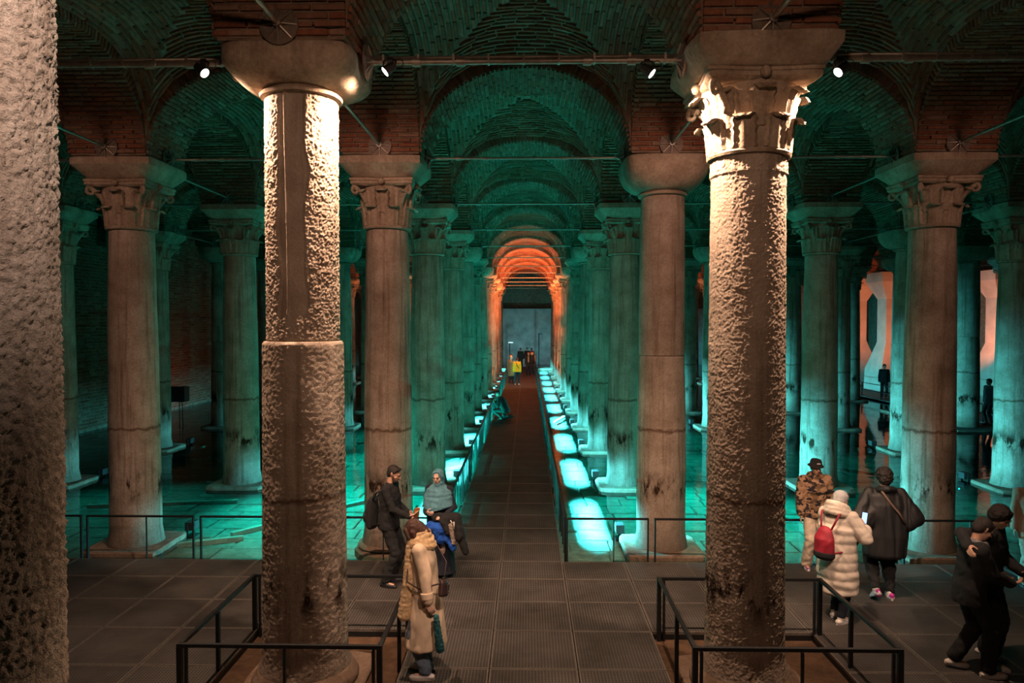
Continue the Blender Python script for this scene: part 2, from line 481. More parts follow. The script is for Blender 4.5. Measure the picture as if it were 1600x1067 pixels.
while y < 40.0:
    x = -15.6 + (0.4 if row % 2 else 0.0)
    while x < 20.0:
        i = rr.randrange(3); L = (0.86, 0.95, 0.72)[i]
        cx_ = x + L/2
        z = -0.01 + rr.uniform(-0.014, 0.014)
        if walk_free(cx_, y) and in_view(cx_, y, 0, 1.0) and (y < 24 or abs(cx_) < 9):
            near = y < 17.4 and -8.6 < cx_ < 6.2 and n_single < 290
            if near:
                o = link_mesh('paving_stone', SLAB_ME[i], floor, (cx_, y, z)); n_single += 1
                o.rotation_euler = (rr.uniform(-.012, .012), rr.uniform(-.012, .012), rr.uniform(-.02, .02))
            else:
                mb = stone_slab(L, 0.60)
                pave_rest.add([(p[0]+cx_, p[1]+y, p[2]+z) for p in mb.v], mb.f)
        x += L + 0.022
    y += 0.622; row += 1
for hx0, hx1 in ((-3.375, -1.405), (1.55, 3.52)):
    MB().box(((hx0+hx1)/2, 7.85, 0.06), (2.3, 2.3, 0.08)).build('trench_floor', M_EARTH, floor)
tag(pave_rest.build('paving', M_PAVE, floor), kind='stuff')
# raised kerb lines that cross the pool floor
for x0, y0, x1, y1 in [(-9.6, 15.4, -6.5, 15.9), (-6.6, 12.6, -5.3, 13.2), (-5.6, 13.4, -3.3, 16.4), (-9.8, 20.5, -7.3, 21.6), (-5.6, 23.6, -4.2, 25.6),
                       (7.9, 20.6, 9.6, 18.7), (10.4, 14.6, 12.2, 13.4), (4.6, 18.0, 5.6, 16.3), (-8.0, 17.7, -6.2, 17.3)]:
    mb = MB(); d = math.atan2(y1-y0, x1-x0); L = math.hypot(x1-x0, y1-y0)
    mb.box((0, 0, 0.02), (L, 0.10, 0.09))
    k = mb.build('kerb', M_KERB, floor, ((x0+x1)/2, (y0+y1)/2, 0.0)); k.rotation_euler[2] = d
wm = MB(); wm.add([(-15.9, 2, WATER), (26.5, 2, WATER), (26.5, 66.5, WATER), (-15.9, 66.5, WATER)], [(0, 1, 2, 3)])
tag(wm.build('water', M_WATER), 'shallow clear water lit teal, covering the pool floor between the columns', 'water', kind='structure')

# ---------------------------------------------------------------- steel deck and walkway
deck = empty('walkway_floor', label='dark steel grating deck in front with the long walkway down the middle', cat='walkway', kind='structure')
YS = [11.47, 10.68, 9.80, 8.87, 7.88, 6.90, 5.90, 4.90, 3.90]
PXS = [0.565 + 0.985*k for k in range(-10, 10)]
XL, XM, XR = -1.36, -0.41, 0.565
def panel(x0, x1, y0, y1):
    g = 0.006; w = 0.016; h = 0.035
    mb = MB(); cx_, cy_ = (x0+x1)/2, (y0+y1)/2
    ax, ay = (x1-x0)/2 - g, (y1-y0)/2 - g
    mb.box((0, 0, -h/2 - 0.003), (2*ax - 2*w, 2*ay - 2*w, h), mi=0)
    for s in (-1, 1):
        mb.box((0, s*(ay - w/2), -h/2), (2*ax, w, h), mi=1)
        mb.box((s*(ax - w/2), 0, -h/2), (w, 2*ay - 2*w, h), mi=1)
    return mb
PANEL_ME = {}
def put_panel(x0, x1, y0, y1):
    key = (round(x1-x0, 3), round(y1-y0, 3))
    if key not in PANEL_ME:
        PANEL_ME[key] = panel(x0, x1, y0, y1).mesh('grating_panel', [M_GRATE, M_EDGE])
    link_mesh('grating_panel', PANEL_ME[key], deck, ((x0+x1)/2, (y0+y1)/2, DECK))
HOLES = [(-3.375, -1.405, 6.9, 8.87), (1.55, 3.52, 6.9, 8.87)]
for j in range(len(YS)-1):
    for i in range(len(PXS)-1):
        x0, x1, y1, y0 = PXS[i], PXS[i+1], YS[j], YS[j+1]
        c = ((x0+x1)/2, (y0+y1)/2)
        if any(h[0] < c[0] < h[1] and h[2] < c[1] < h[3] for h in HOLES): continue
        if c[0] < -2.0 + 0.05 and c[1] < 3.9: continue
        if not in_view(c[0], c[1], 0, 1.4): continue
        put_panel(x0, x1, y0, y1)
yy = 11.47; k = 0
while yy < 61.0:
    y2 = yy + (0.93 if k < 12 else 1.4)
    put_panel(XL, XM, yy, y2); put_panel(XM, XR, yy, y2)
    yy = y2; k += 1
fr = MB()
fr.box(((XL+XR)/2 - .9, (11.47+yy)/2, DECK - 0.10), (0.06, yy - 11.47, 0.10)).box((XR - 0.05, (11.47+yy)/2, DECK - 0.10), (0.06, yy - 11.47, 0.10))
for x0, x1, y0, y1 in HOLES:
    for s, a in ((x0 - .03, 0), (x1 + .03, 0)):
        fr.box((s, (y0+y1)/2, DECK - 0.10), (0.05, y1-y0, 0.12))
    fr.box(((x0+x1)/2, y1 + .03, DECK - 0.10), (x1-x0, 0.05, 0.12))
fr.box((0, 11.43, DECK - 0.09), (19, 0.05, 0.11))
fr.build('support_beam', M_BLACK, deck)
MB().box((0, 11.42, 0.02), (20, 0.06, 0.26)).build('light_skirt', M_PLINTH, deck)  # unseen skirt added to stop teal pool light leaking under the deck
wm2 = MB().box((0.0, 60.0, 0.10), (6.0, 1.6, 0.2)); wm2.build('end_step', M_PLINTH, deck)
# small raised bar lying across the walkway edge far down

# ---------------------------------------------------------------- walls
wl = empty('wall_left', label='dark brick side wall on the left behind the columns', cat='wall', kind='structure')
MB().box((-16.05, 36, 4.6), (0.3, 66, 9.6)).build('masonry', M_MORTAR, wl)
bw = MB(); rr = random.Random(5)
z = 0.25
while z < 7.6:
    yb = 15.0 + rr.uniform(0, .4)
    while yb < 44:
        L = rr.uniform(0.34, 0.46)
        add_brick(bw, frame((-15.9, yb, z), (0, 1, 0), (0, 0, 1), (1, 0, 0), (L, 0.075, 0.05 + rr.uniform(-.008, .012))))
        yb += L + 0.03
    z += 0.118
tag(bw.build('brickwork', M_BRICK, wl), kind='stuff')
we = empty('wall_end', label='pale blue grey plastered end wall closing the far end of the walkway', cat='wall', kind='structure')
MB().box((2.6, 68.3, 2.66), (37, 0.4, 5.3)).build('plaster_face', M_PLASTER, we)
MB().box((2.6, 68.9, 7.0), (37, 0.4, 4.2)).build('upper_recess', M_MORTAR, we)
tag(MB().box((27.6, 36, 4.6), (0.3, 66, 9.6)).build('wall_right', M_MORTAR), 'unlit masonry wall far to the right of the columns', 'wall', kind='structure')

# ---------------------------------------------------------------- brick ceiling: arches and groin vaults
ceiling = empty('ceiling', label='brick cross vaults and round arches carried by the columns', cat='ceiling', kind='structure')
A_ = 2.4 - HALF
def g_arch(u): return Z_PIER + Z_RISE*math.sqrt(max(0.0, 1 - (u/A_)**2))
def f_vault(t): return Z_PIER + (Z_RISE + 0.10)*math.sqrt(max(0.0, 1 - abs(t/A_)**3))
def dome(u, v): return 0.34*(1 - (u/A_)**2)*(1 - (v/A_)**2)
def zv(u, v): return f_vault(min(abs(u), abs(v))) + dome(u, v)

def vault_web(n=28):
    mb = MB(); s = [A_*math.sin(PI/2*(-1 + 2*i/n)) for i in range(n+1)]
    vs = [(u, v, zv(u, v) + 0.012) for v in s for u in s]
    fs = []
    for j in range(n):
        for i in range(n):
            a = j*(n+1)+i
            q = (a, a+n+1, a+n+2, a+1)
            # split along the groin so that it stays crisp
            if (i < n/2) == (j < n/2): fs += [(q[0], q[1], q[2]), (q[0], q[2], q[3])]
            else: fs += [(q[1], q[2], q[3]), (q[1], q[3], q[0])]
    return mb.add(vs, fs)

def web_bricks(seed):
    """courses that follow the arches, from groin to groin, on the four webs"""
    mb = MB(); r = random.Random(seed)
    for q in range(4):
        ca, sa = (1, 0, -1, 0)[q], (0, 1, 0, -1)[q]
        vc = 0.13
        while vc < A_ - 0.02:
            pts = []; n = 60
            for i in range(n+1):
                u = vc*math.sin(PI/2*(-1 + 2*i/n)); pts.append(Vector((u, vc, zv(u, vc))))
            acc = [0.0]
            for i in range(n): acc.append(acc[-1] + (pts[i+1]-pts[i]).length)
            tot = acc[-1]; pos = r.uniform(0.0, 0.15)
            while pos < tot - 0.05:
                L = min(r.uniform(0.26, 0.40), tot - pos)
                m = pos + L/2; i = 0
                while acc[i+1] < m: i += 1
                t = (m - acc[i])/max(1e-6, acc[i+1]-acc[i]); p = pts[i].lerp(pts[i+1], t); d = (pts[i+1]-pts[i]).normalized()
                ya = Vector((0, 1, 0)); nrm = d.cross(ya).normalized()
                if nrm.z > 0: nrm = -nrm
                c = p + nrm*(0.004 + r.uniform(-.006, .006)); ya2 = nrm.cross(d)
                th = 0.058 + r.uniform(-.008, .006)
                rot = lambda w: (w[0]*ca - w[1]*sa, w[0]*sa + w[1]*ca, w[2])
                add_brick(mb, frame(rot(c), rot(d), rot(ya2), rot(nrm), (L, th, 0.05)))
                pos += L + 0.025
            vc += 0.092
    return mb

def arc_table(n=160):
    P = [Vector((A_*math.sin(PI/2*(-1 + 2*i/n)), 0, 0)) for i in range(n+1)]
    for p in P: p.z = g_arch(p.x)
    acc = [0.0]
    for i in range(n): acc.append(acc[-1] + (P[i+1]-P[i]).length)
    return P, acc
ARC = arc_table()
def arc_at(s):
    P, acc = ARC
    s = min(max(s, 0.001), acc[-1]-0.001); lo = 0
    while acc[lo+1] < s: lo += 1
    t = (s-acc[lo])/(acc[lo+1]-acc[lo])
    p = P[lo].lerp(P[lo+1], t); d = (P[lo+1]-P[lo]).normalized()
    inn = Vector((d.z, 0, -d.x))         # towards the opening
    return p, d, inn

def arch_body():
    mb = MB(); n = 48; w = HALF - 0.014
    R = []
    for i in range(n+1):
        p, d, inn = arc_at(ARC[1][-1]*i/n)
        a = p - inn*0.014; b = p - inn*0.42
        if i in (0, n): b = Vector((b.x, 0, Z_PIER))
        R.append([(a.x, -w, a.z), (a.x, w, a.z), (b.x, w, b.z), (b.x, -w, b.z)])
    return mb.rings(R, caps=False)

def arch_brick_frames(seed):
    r = random.Random(seed); out = []; tot = ARC[1][-1]; s = 0.03; k = 0
    nC = int(tot/0.078); st = tot/nC
    for k in range(nC):
        p, d, inn = arc_at((k+.5)*st)
        y = -HALF + (0 if k % 2 else -0.16)
        while y < HALF - 0.03:
            L = r.uniform(0.28, 0.34); y0 = max(y, -HALF + .004); y1 = min(y + L, HALF - .004)
            if y1 - y0 > 0.05:
                c = p + Vector((0, (y0+y1)/2, 0)) + inn*r.uniform(-.008, .010)
                out.append(('soffit', frame(c, (0, 1, 0), d, inn, (y1-y0, 0.054 + r.uniform(-.008, .006), 0.05))))
            y += L + 0.022
        for sgn in (-1, 1):
            L = r.uniform(0.22, 0.31)
            c = p - inn*(L/2 + 0.012) + Vector((0, sgn*(HALF - 0.012 + r.uniform(-.006, .008)), 0))
            out.append(('face%d' % sgn, frame(c, inn, d if sgn < 0 else -d, (0, sgn, 0), (L, 0.054 + r.uniform(-.008, .006), 0.04))))
    return out

VAULT_ME = vault_web().mesh('vault', M_MORTAR)
WEB_ME = [web_bricks(s).mesh('brickwork', M_BRICK) for s in (11, 12)]
BODY_ME = arch_body().mesh('arch', M_MORTAR)
def joined(frames):
    mb = MB()
    for _, m in frames: add_brick(mb, m)
    return mb
ARCHB_ME = [joined(arch_brick_frames(s)).mesh('brickwork', M_BRICK) for s in (21, 22)]

cols_sorted = sorted(XS)                       # -3 .. 6
xs_list = [-16.2] + [XS[c] for c in cols_sorted]
def put_arch(name, x, y, rz, sx, i, singles=False):
    a = link_mesh(name, BODY_ME, ceiling, (x, y, 0)); a.rotation_euler = (0, 0, rz); a.scale = (sx, 1, 1)
    if not singles:
        b = link_mesh('brickwork', ARCHB_ME[i % 2], a); tag(b, kind='stuff')
    else:
        rest = []
        for kind, m in arch_brick_frames(21):
            if kind == 'face1': rest.append((kind, m)); continue
            b = link_mesh('brick', UB_ME, a); b.matrix_local = m
        b = joined(rest).build('brickwork', M_BRICK, a); tag(b, kind='stuff')
for j in range(0, 14):
    y = ROWS[j]
    for i in range(len(xs_list)-1):
        xm = (xs_list[i]+xs_list[i+1])/2; Wd = xs_list[i+1]-xs_list[i]; sx = (Wd/2 - HALF)/A_
        near = j <= 1
        if j >= 1 and j < 13 and in_view(xm, y, 0, 3.0):
            put_arch('transverse_arch', xm, y, 0, sx, i + j, singles=(j == 2 and abs(xm) < 1))
        if j < 13 and in_view(xm, y + 4.6, 0, 3.2):
            v = link_mesh('vault', VAULT_ME, ceiling, (xm, y + 2.4, 0)); v.scale = (sx, 1, 1)
            b = link_mesh('brickwork', WEB_ME[(i + j) % 2], v); tag(b, kind='stuff')
    for i in range(1, len(xs_list)):
        if j < 13 and in_view(xs_list[i], y + 4.6, 0, 2.5):
            put_arch('longitudinal_arch', xs_list[i], y + 2.4, PI/2, 1.0, i + j)
PIER_ME = MB().box((0, 0, 7.75), (2*HALF - 0.04, 2*HALF - 0.04, 1.86)).mesh('pier', M_MORTAR)
for j in range(0, 14):
    for i in range(1, len(xs_list)):
        if in_view(xs_list[i], ROWS[j], 0, 2.5):
            link_mesh('pier', PIER_ME, ceiling, (xs_list[i], ROWS[j], 0))

# ================================================================== COLUMNS
def fbm(p, sc):
    q = Vector(p)*sc
    return mnoise.noise(q) + 0.5*mnoise.noise(q*2.1 + Vector((5.2, 1.3, 7.7))) + 0.25*mnoise.noise(q*4.3)

def smooth01(x):
    x = min(1.0, max(0.0, x)); return x*x*(3 - 2*x)

def rough_drum(z0, z1, rfun, amp, sc, nt, dz, seed, extra=None):
    """hand-hacked drum: real relief, not only bump"""
    mb = MB(); nz = max(4, int((z1-z0)/dz)); off = Vector((seed*3.1, seed*1.7, seed*9.1)); R = []
    for i in range(nz+1):
        z = z0 + (z1-z0)*i/nz; r0 = rfun(z); ring = []
        edge = smooth01(min(z-z0, z1-z)/0.03)
        for j in range(nt):
            t = 2*PI*j/nt; p = Vector((r0*math.cos(t), r0*math.sin(t), z))
            n1 = fbm(p + off, sc); n2 = mnoise.noise((p + off)*(sc*0.33))
            a = amp*(0.65 + 0.35*smooth01(0.5 + 1.2*mnoise.noise(p*1.3 + off)))
            d = a*(0.62*n1 + 0.35*n2)
            if extra: d = extra(t, z, d)
            rr_ = r0 + d - 0.018*(1-edge)
            ring.append((rr_*math.cos(t), rr_*math.sin(t), z))
        R.append(ring)
    return mb.rings(R)

def plain_drum(z0, z1, r0, r1, n=36, flare0=0.0, wob=0.006, seed=0):
    mb = MB(); R = []; nz = max(6, int((z1-z0)/0.22))
    zs = [z0, z0+0.012] + [z0 + 0.03 + (z1-z0-0.06)*i/nz for i in range(nz+1)] + [z1-0.012, z1]
    for z in zs:
        t = (z-z0)/(z1-z0); r = r0 + (r1-r0)*t + 0.012*math.sin(PI*t)
        if flare0 and z - z0 < 0.22: r += flare0*(1 - (z-z0)/0.22)**2
        if z in (z0, z1): r -= 0.014
        ring = []
        for j in range(n):
            a = 2*PI*j/n
            d = wob*mnoise.noise(Vector((math.cos(a)*1.5 + seed*3.3, math.sin(a)*1.5, z*0.9)))*2
            ring.append(((r+d)*math.cos(a), (r+d)*math.sin(a), z))
        R.append(ring)
    return mb.rings(R)

def square_loop(hw, z, n=32, p=8.0, r=None):
    """superellipse: p=2 a circle, large p a square"""
    L = []
    for j in range(n):
        a = 2*PI*j/n + PI/4; c, s = math.cos(a), math.sin(a)
        k = (abs(c)**p + abs(s)**p)**(-1.0/p)
        L.append((hw*k*c, hw*k*s, z))
    return L

def cushion(z0, z1, r0, hw, n=48, wear=0.0, seed=0):
    mb = MB(); R = [square_loop(r0 - .02, z0, n, 2.0), square_loop(r0 + .035, z0 + .012, n, 2.0), square_loop(r0 + .045, z0 + .04, n, 2.0), square_loop(r0 + .02, z0 + .065, n, 2.0)]
    za = z0 + 0.075; m = 14
    for i in range(m+1):
        t = i/m; ang = t*PI/2
        w = r0 + 0.012 + (hw - r0 - .012)*math.sin(ang)**0.85
        z = za + (z1 - 0.12 - za)*(1 - math.cos(ang))**0.9
        R.append(square_loop(w, z, n, 2.0 + 5.0*t**1.5))
    R += [square_loop(hw, z1 - 0.02, n, 7.0), square_loop(hw - .02, z1, n, 7.0)]
    if wear:
        R = [[(x + wear*mnoise.noise(Vector((x*3+seed, y*3, z*3))), y + wear*mnoise.noise(Vector((x*3, y*3+seed, z*3+9))), z) for x, y, z in L] for L in R]
    return mb.rings(R)

def impost(z0, z1, hw0, hw1, wear=0.012, seed=0):
    R = []
    for z, w, p in ((z0, hw0 - .02, 9), (z0 + .015, hw0, 10), (z0 + (z1-z0)*.35, hw0 + (hw1-hw0)*.55, 12), (z0 + (z1-z0)*.62, hw1, 14), (z1 - .015, hw1, 14), (z1, hw1 - .02, 12)):
        L = square_loop(w, z, 48, p)
        R.append([(x + wear*mnoise.noise(Vector((x*4+seed, y*4, z*4))), y + wear*mnoise.noise(Vector((x*4, y*4+seed, z*4+5))), zz) for x, y, zz in L])
    return MB().rings(R)

def bell_r(t, r0, hw): return r0 + 0.02 + (hw*0.80 - r0)*(0.15*t + 0.85*t**2.6)

def leaf(phi, zb, h, r_of_z, wid, seed=0, nu=9, nv=11, curl=0.07):
    """one acanthus leaf: ribbed, scalloped, its tip rolled outward"""
    mb = MB(); F = []; B = []
    for i in range(nv):
        s = i/(nv-1)
        if s < 0.72:
            z = zb + h*s/0.72*0.86; dr = 0.022 + 0.02*s
        else:
            b = (s-0.72)/0.28*PI*0.92
            z = zb + h*(0.86 + 0.14*math.sin(b)); dr = 0.022 + 0.02*0.72 + curl*(1-math.cos(b))*0.75
        rb = r_of_z(min(z, zb+h*0.86))
        w = wid*(1.0 - 0.10*s)*(1 - 0.16*abs(math.sin(4.2*PI*s)))*(1 if s < 0.75 else 1 - 0.55*((s-.75)/.25)**1.5)
        fr, bk = [], []
        for j in range(nu):
            t = -1 + 2*j/(nu-1); a = phi + t*w
            rel = 0.016*math.cos(t*PI*2.5) - 0.024*t*t - (0.012 if abs(t) < .15 else 0) + 0.006*math.sin(9*s*PI)*(abs(t))
            r = rb + dr + rel
            zz = z + 0.02*abs(t)*(1-s)
            fr.append((r*math.cos(a), r*math.sin(a), zz)); bk.append(((r-0.035)*math.cos(a), (r-0.035)*math.sin(a), zz - 0.006))
        F.append(fr); B.append(bk)
    R = [fr + bk[::-1] for fr, bk in zip(F, B)]
    return mb.rings(R)

def corinth(z0, z1, r0, hw, seed=0, n=40, broken=False):
    """returns bell+abacus, leaves, corner scrolls"""
    H = z1 - z0
    rz = lambda z: bell_r(min(1, max(0, (z-z0)/(H*0.86))), r0, hw)
    b = MB()
    b.lathe([(r0-.02, z0), (r0+.035, z0+.01), (r0+.045, z0+.035), (r0+.03, z0+.06)] + [(rz(z0+.06+(H*0.86-.06)*i/9), z0+.06+(H*0.86-.06)*i/9) for i in range(10)], n)
    R = []
    for z, k in ((z1 - .15*H, .90), (z1 - .11*H, .98), (z1 - .06*H, 0.97), (z1 - .05*H, 1.0), (z1 - .01, 1.0), (z1, .98)):
        L = []
        for j in range(48):
            a = 2*PI*j/48 + PI/4; c, s = math.cos(a), math.sin(a); kk = (abs(c)**14 + abs(s)**14)**(-1/14.0)
            x, y = hw*k*kk*c, hw*k*kk*s
            u = (y if abs(x) > abs(y) else x)/(hw*k)
            sc_ = 1 - 0.10*math.cos(u*PI/2)
            if abs(x) > abs(y): x *= sc_
            else: y *= sc_
            L.append((x, y, z))
        R.append(L)
    b.rings(R)
    for q in range(4):
        a = q*PI/2; rr_ = hw*0.91
        b.sphere((rr_*math.cos(a), rr_*math.sin(a), z1 - .075*H), 0.06, 10, 6, s=(1, 1, 1))
    leaves = []
    for q in range(8):
        leaves.append(leaf(q*PI/4 + PI/8, z0 + .05, H*0.40, rz, 0.36, seed+q))
        leaves.append(leaf(q*PI/4, z0 + .10 + H*0.20, H*0.46, rz, 0.33, seed+q+9, curl=0.085))
    scrolls = []
    for q in range(4):
        a = q*PI/2 + PI/4; ca, sa = math.cos(a), math.sin(a)
        pts = []; rad = []
        R0 = rz(z0 + H*0.55); R1 = hw*1.16
        for i in range(8):
            t = i/7; rr_ = R0 + (R1 - R0)*t**1.3; pts.append((rr_*ca, rr_*sa, z0 + H*(0.52 + 0.33*t**0.8))); rad.append(.045 - .008*t)
        cx_, cz_ = R1 - 0.02, z0 + H*0.85 - 0.075
        for i in range(1, 15):
            b_ = PI/2 - i*0.52; q_ = 0.075*(1 - i/17); rr_ = cx_ + q_*math.cos(b_); pts.append((rr_*ca, rr_*sa, cz_ + q_*math.sin(b_))); rad.append(.034 - .0012*i)
        scrolls.append(MB().tube(pts, rad, 7))
    return b, leaves, scrolls

ORD = ['', 'first', 'second', 'third', 'fourth', 'fifth', 'sixth', 'seventh', 'eighth', 'ninth', 'tenth', 'eleventh', 'twelfth', 'thirteenth']
LINE = {-1: 'walkway\'s left line', 1: 'walkway\'s right line', -2: 'second line leftward', 2: 'second line rightward',
        -3: 'third line leftward', 3: 'third line rightward', 4: 'fourth line rightward', 5: 'fifth line rightward', 6: 'sixth line rightward'}

def base_parts(root, r, square, near):
    z = 0.0
    if square:
        p = MB(); w = 0.66
        R = []
        for zz, ww in ((-0.05, w), (0.14, w), (0.165, w-.025)):
            L = square_loop(ww, zz, 32, 9)
            R.append([(x + .03*mnoise.noise(Vector((x*3, y*3, zz + r*50))), y + .03*mnoise.noise(Vector((x*3 + 4, y*3, zz))), q) for x, y, q in L])
        return p.rings(R)
    return MB().lathe([(r+.17, -.05), (r+.17, .07), (r+.13, .12), (r+.09, .13), (r+.12, .165), (r+.10, .20), (r+.05, .22)], 36)

SHARED = {}
def shared(key, fn):
    if key not in SHARED: SHARED[key] = fn()
    return SHARED[key]

def capital_objects(root, key, z0, z1, r0, hw, kind, detail, seed=0):
    if kind == 'cushion':
        me = shared(('cushion', round(z0, 2), round(z1, 2), round(hw, 2)), lambda: cushion(z0, z1, r0, hw, wear=.012, seed=seed).mesh('capital', M_CAP, True, 40))
        link_mesh('capital', me, root); return
    def mk():
        b, lv, sc = corinth(z0, z1, r0, hw, seed)
        return b.mesh('capital', M_CAP, True, 40), [l.mesh('acanthus_leaf', M_CAP, True, 50) for l in lv], [s.mesh('corner_scroll', M_CAP, True) for s in sc]
    bell, lv, sc = shared(('cor', round(z0, 2), round(z1, 2), round(hw, 2)), mk)
    c = link_mesh('capital', bell, root)
    if detail:
        for l in lv: link_mesh('acanthus_leaf', l, c)
        for s in sc: link_mesh('corner_scroll', s, c)
    else:
        def mk2():
            b, lv, sc = corinth(z0, z1, r0, hw, seed); mb = MB()
            for q in lv + sc: mb.add(q.v, q.f)
            return mb.mesh('carving', M_CAP, True, 50)
        link_mesh('carving', shared(('carv', round(z0, 2), round(z1, 2), round(hw, 2)), mk2), c)

def column(ci, k, x, y, kind, zt, joints=(), r0=0.41, r1=0.365, square=True, detail=False, label=None, impost_h=0.34, group='rows of marble columns standing in the pool'):
    r = empty('stone_column', (x, y, 0))
    if label is None:
        nm = {'cushion': 'column with plain cushion capital', 'corinthian': 'column with leafy carved capital'}[kind]
        label = '%s, %s row back, in the %s' % (nm, ORD[k], LINE[ci])
    tag(r, label, 'column', group, 'thing')
    bz = 0.15 if square else 0.20
    link_mesh('plinth' if square else 'base', shared(('base', square, round(r0, 2)), lambda: base_parts(r, r0, square, True).mesh('plinth', M_PLINTH, True, 40)), r)
    zs = [bz] + list(joints) + [zt]
    for i in range(len(zs)-1):
        ra = r0 + (r1-r0)*(zs[i]-bz)/(zt-bz); rb = r0 + (r1-r0)*(zs[i+1]-bz)/(zt-bz)
        me = shared(('drum', round(zs[i], 2), round(zs[i+1], 2), round(ra, 3), round(rb, 3)), lambda: plain_drum(zs[i], zs[i+1], ra, rb, flare0=0.05 if i == 0 else 0.0, seed=len(SHARED)).mesh('shaft_drum', M_STONE, True, 60))
        o = link_mesh('shaft_drum' if joints else 'shaft', me, r)
    zi = Z_PIER - 0.04
    if kind == 'cushion':
        capital_objects(r, None, zt, zi, r1 + .012, 0.70, kind, detail)
    else:
        zc = zi - impost_h
        capital_objects(r, None, zt, zc, r1 + .012, 0.56, kind, detail, seed=3)
        link_mesh('impost_block', shared(('imp', round(zc, 2)), lambda: impost(zc, zi, 0.52, 0.70).mesh('impost_block', M_CAP, True, 40)), r)
    return r

def cased(x, y, label, tilt=0.0):
    """square pier cast round an old column, splayed at foot and head"""
    r = empty('cased_pier', (x, y, 0)); tag(r, label, 'pier', 'cased piers far to the right', 'thing')
    R = []
    for z, w in ((0.0, 1.02), (1.35, 0.98), (2.9, 0.52), (5.35, 0.52), (6.3, 0.98), (6.82, 1.02)):
        R.append([(-w, -w, z), (w, -w, z), (w, w, z), (-w, w, z)])
    MB().rings(R).build('shaft', M_RENDER, r)
    return r

# --- the pillar right beside the viewer, cut by the left edge of the picture
r = empty('stone_column', (-2.43, 2.92, 0)); tag(r, 'pitted grey stone column cut off by the picture\'s left edge', 'column', None, 'thing')
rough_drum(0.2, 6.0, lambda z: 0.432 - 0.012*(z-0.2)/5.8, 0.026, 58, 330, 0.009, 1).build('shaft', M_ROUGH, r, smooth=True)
base_parts(r, .43, False, True).build('base', M_PLINTH, r, smooth=True, angle=40)
cushion(6.0, Z_PIER - .04, 0.43, 0.70).build('capital', M_CAP, r, smooth=True, angle=40)

# --- front left column
r = empty('stone_column', (XS[-1], ROWS[1], 0)); tag(r, 'front left column, hacked upper drum with a vertical ridge on a wider lower drum', 'column', None, 'thing')
def ridge(t, z, d):
    # angle measured from the side that faces the viewer (-y)
    a = (t + PI/2 + PI) % (2*PI) - PI
    w = a*0.375                          # distance round the drum
    edge0 = -0.155 + 0.05*mnoise.noise(Vector((0.3, 1.1, z*2.3))); edge1 = 0.165 + 0.07*mnoise.noise(Vector((4.3, 2.1, z*2.7)))
    inside = smooth01((w - edge0)/0.03)*smooth01((edge1 - w)/0.03)
    wr = 0.012*math.sin(z*1.7) - 0.055
    rd = smooth01(1 - abs(w - wr)/0.026)*smooth01((z - 4.05)/0.1)
    if z < 4.25: inside *= smooth01((z - 3.95)/0.3)
    return d*(1 - 0.75*inside) - 0.026*inside + rd*0.034
rough_drum(3.835, 6.41, lambda z: 0.378, 0.022, 42, 340, 0.0078, 2, ridge).build('shaft_drum', M_ROUGH, r, smooth=True)
rough_drum(0.30, 3.845, lambda z: 0.452 - 0.03*(z-.3)/3.5 + 0.05*max(0, 1-(z-.3)/.25)**2, 0.013, 30, 230, 0.012, 3).build('shaft_drum', M_ROUGH, r, smooth=True)
base_parts(r, .44, True, True).build('plinth', M_PLINTH, r, smooth=True, angle=40)
MB().lathe([(.56, .13), (.57, .2), (.54, .26), (.50, .28), (.50, .33)], 40).build('base', M_PLINTH, r, smooth=True)
cushion(6.40, Z_PIER - 0.02, 0.385, 0.665, wear=.02, seed=2).build('capital', M_CAP, r, smooth=True, angle=50)

# --- front right column
r = empty('stone_column', (XS[1], ROWS[1], 0)); tag(r, 'front right column, long pitted shaft under a broken leafy capital', 'column', None, 'thing')
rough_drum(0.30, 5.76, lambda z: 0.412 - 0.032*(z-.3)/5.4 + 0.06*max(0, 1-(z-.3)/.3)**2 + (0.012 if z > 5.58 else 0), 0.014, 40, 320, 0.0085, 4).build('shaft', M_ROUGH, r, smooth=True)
base_parts(r, .44, True, True).build('plinth', M_PLINTH, r, smooth=True, angle=40)
MB().lathe([(.56, .13), (.575, .2), (.55, .26), (.49, .28), (.49, .33)], 40).build('base', M_PLINTH, r, smooth=True)
b_, lv_, sc_ = corinth(5.75, 6.57, 0.388, 0.60, 4, 48)
c_ = b_.build('capital', M_CAP, r, smooth=True, angle=40)
for i_, l_ in enumerate(lv_): l_.build('acanthus_leaf', M_CAP, c_, smooth=True, angle=50)
for i_, s_ in enumerate(sc_):
    if i_ != 3: s_.build('corner_scroll', M_CAP, c_, smooth=True)
impost(6.56, 6.86, 0.60, 0.72, .03, 7).build('impost_block', M_CAP, r, smooth=True, angle=40)

# --- all the others
KIND = {}
rk = random.Random(12)
for ci in XS:
    for k in range(2, 13):
        KIND[(ci, k)] = 'cushion' if rk.random() < 0.33 else 'corinthian'
for key in [(1, 2), (-3, 5), (3, 4), (-1, 5), (1, 5), (-2, 1), (4, 5), (-3, 6), (2, 4), (2, 5)]: KIND[key] = 'cushion'
for key in [(-1, 2), (-2, 2), (2, 2), (-1, 3), (1, 3), (-2, 3), (2, 3), (-3, 3), (3, 3), (-3, 4), (-1, 4), (1, 4), (3, 5), (1, 6), (-1, 6), (-2, 4)]: KIND[key] = 'corinthian'
JOINT = {(1, 2): (3.47,), (1, 4): (), (-1, 4): (), (-3, 5): (3.3, 3.9), (1, 6): (3.6,), (-1, 5): (3.5,), (3, 4): (3.4,), (4, 5): (3.5,), (1, 8): (3.2,), (-1, 9): (3.0,)}
CASED = {(5, 8), (5, 9), (6, 8), (5, 7)}
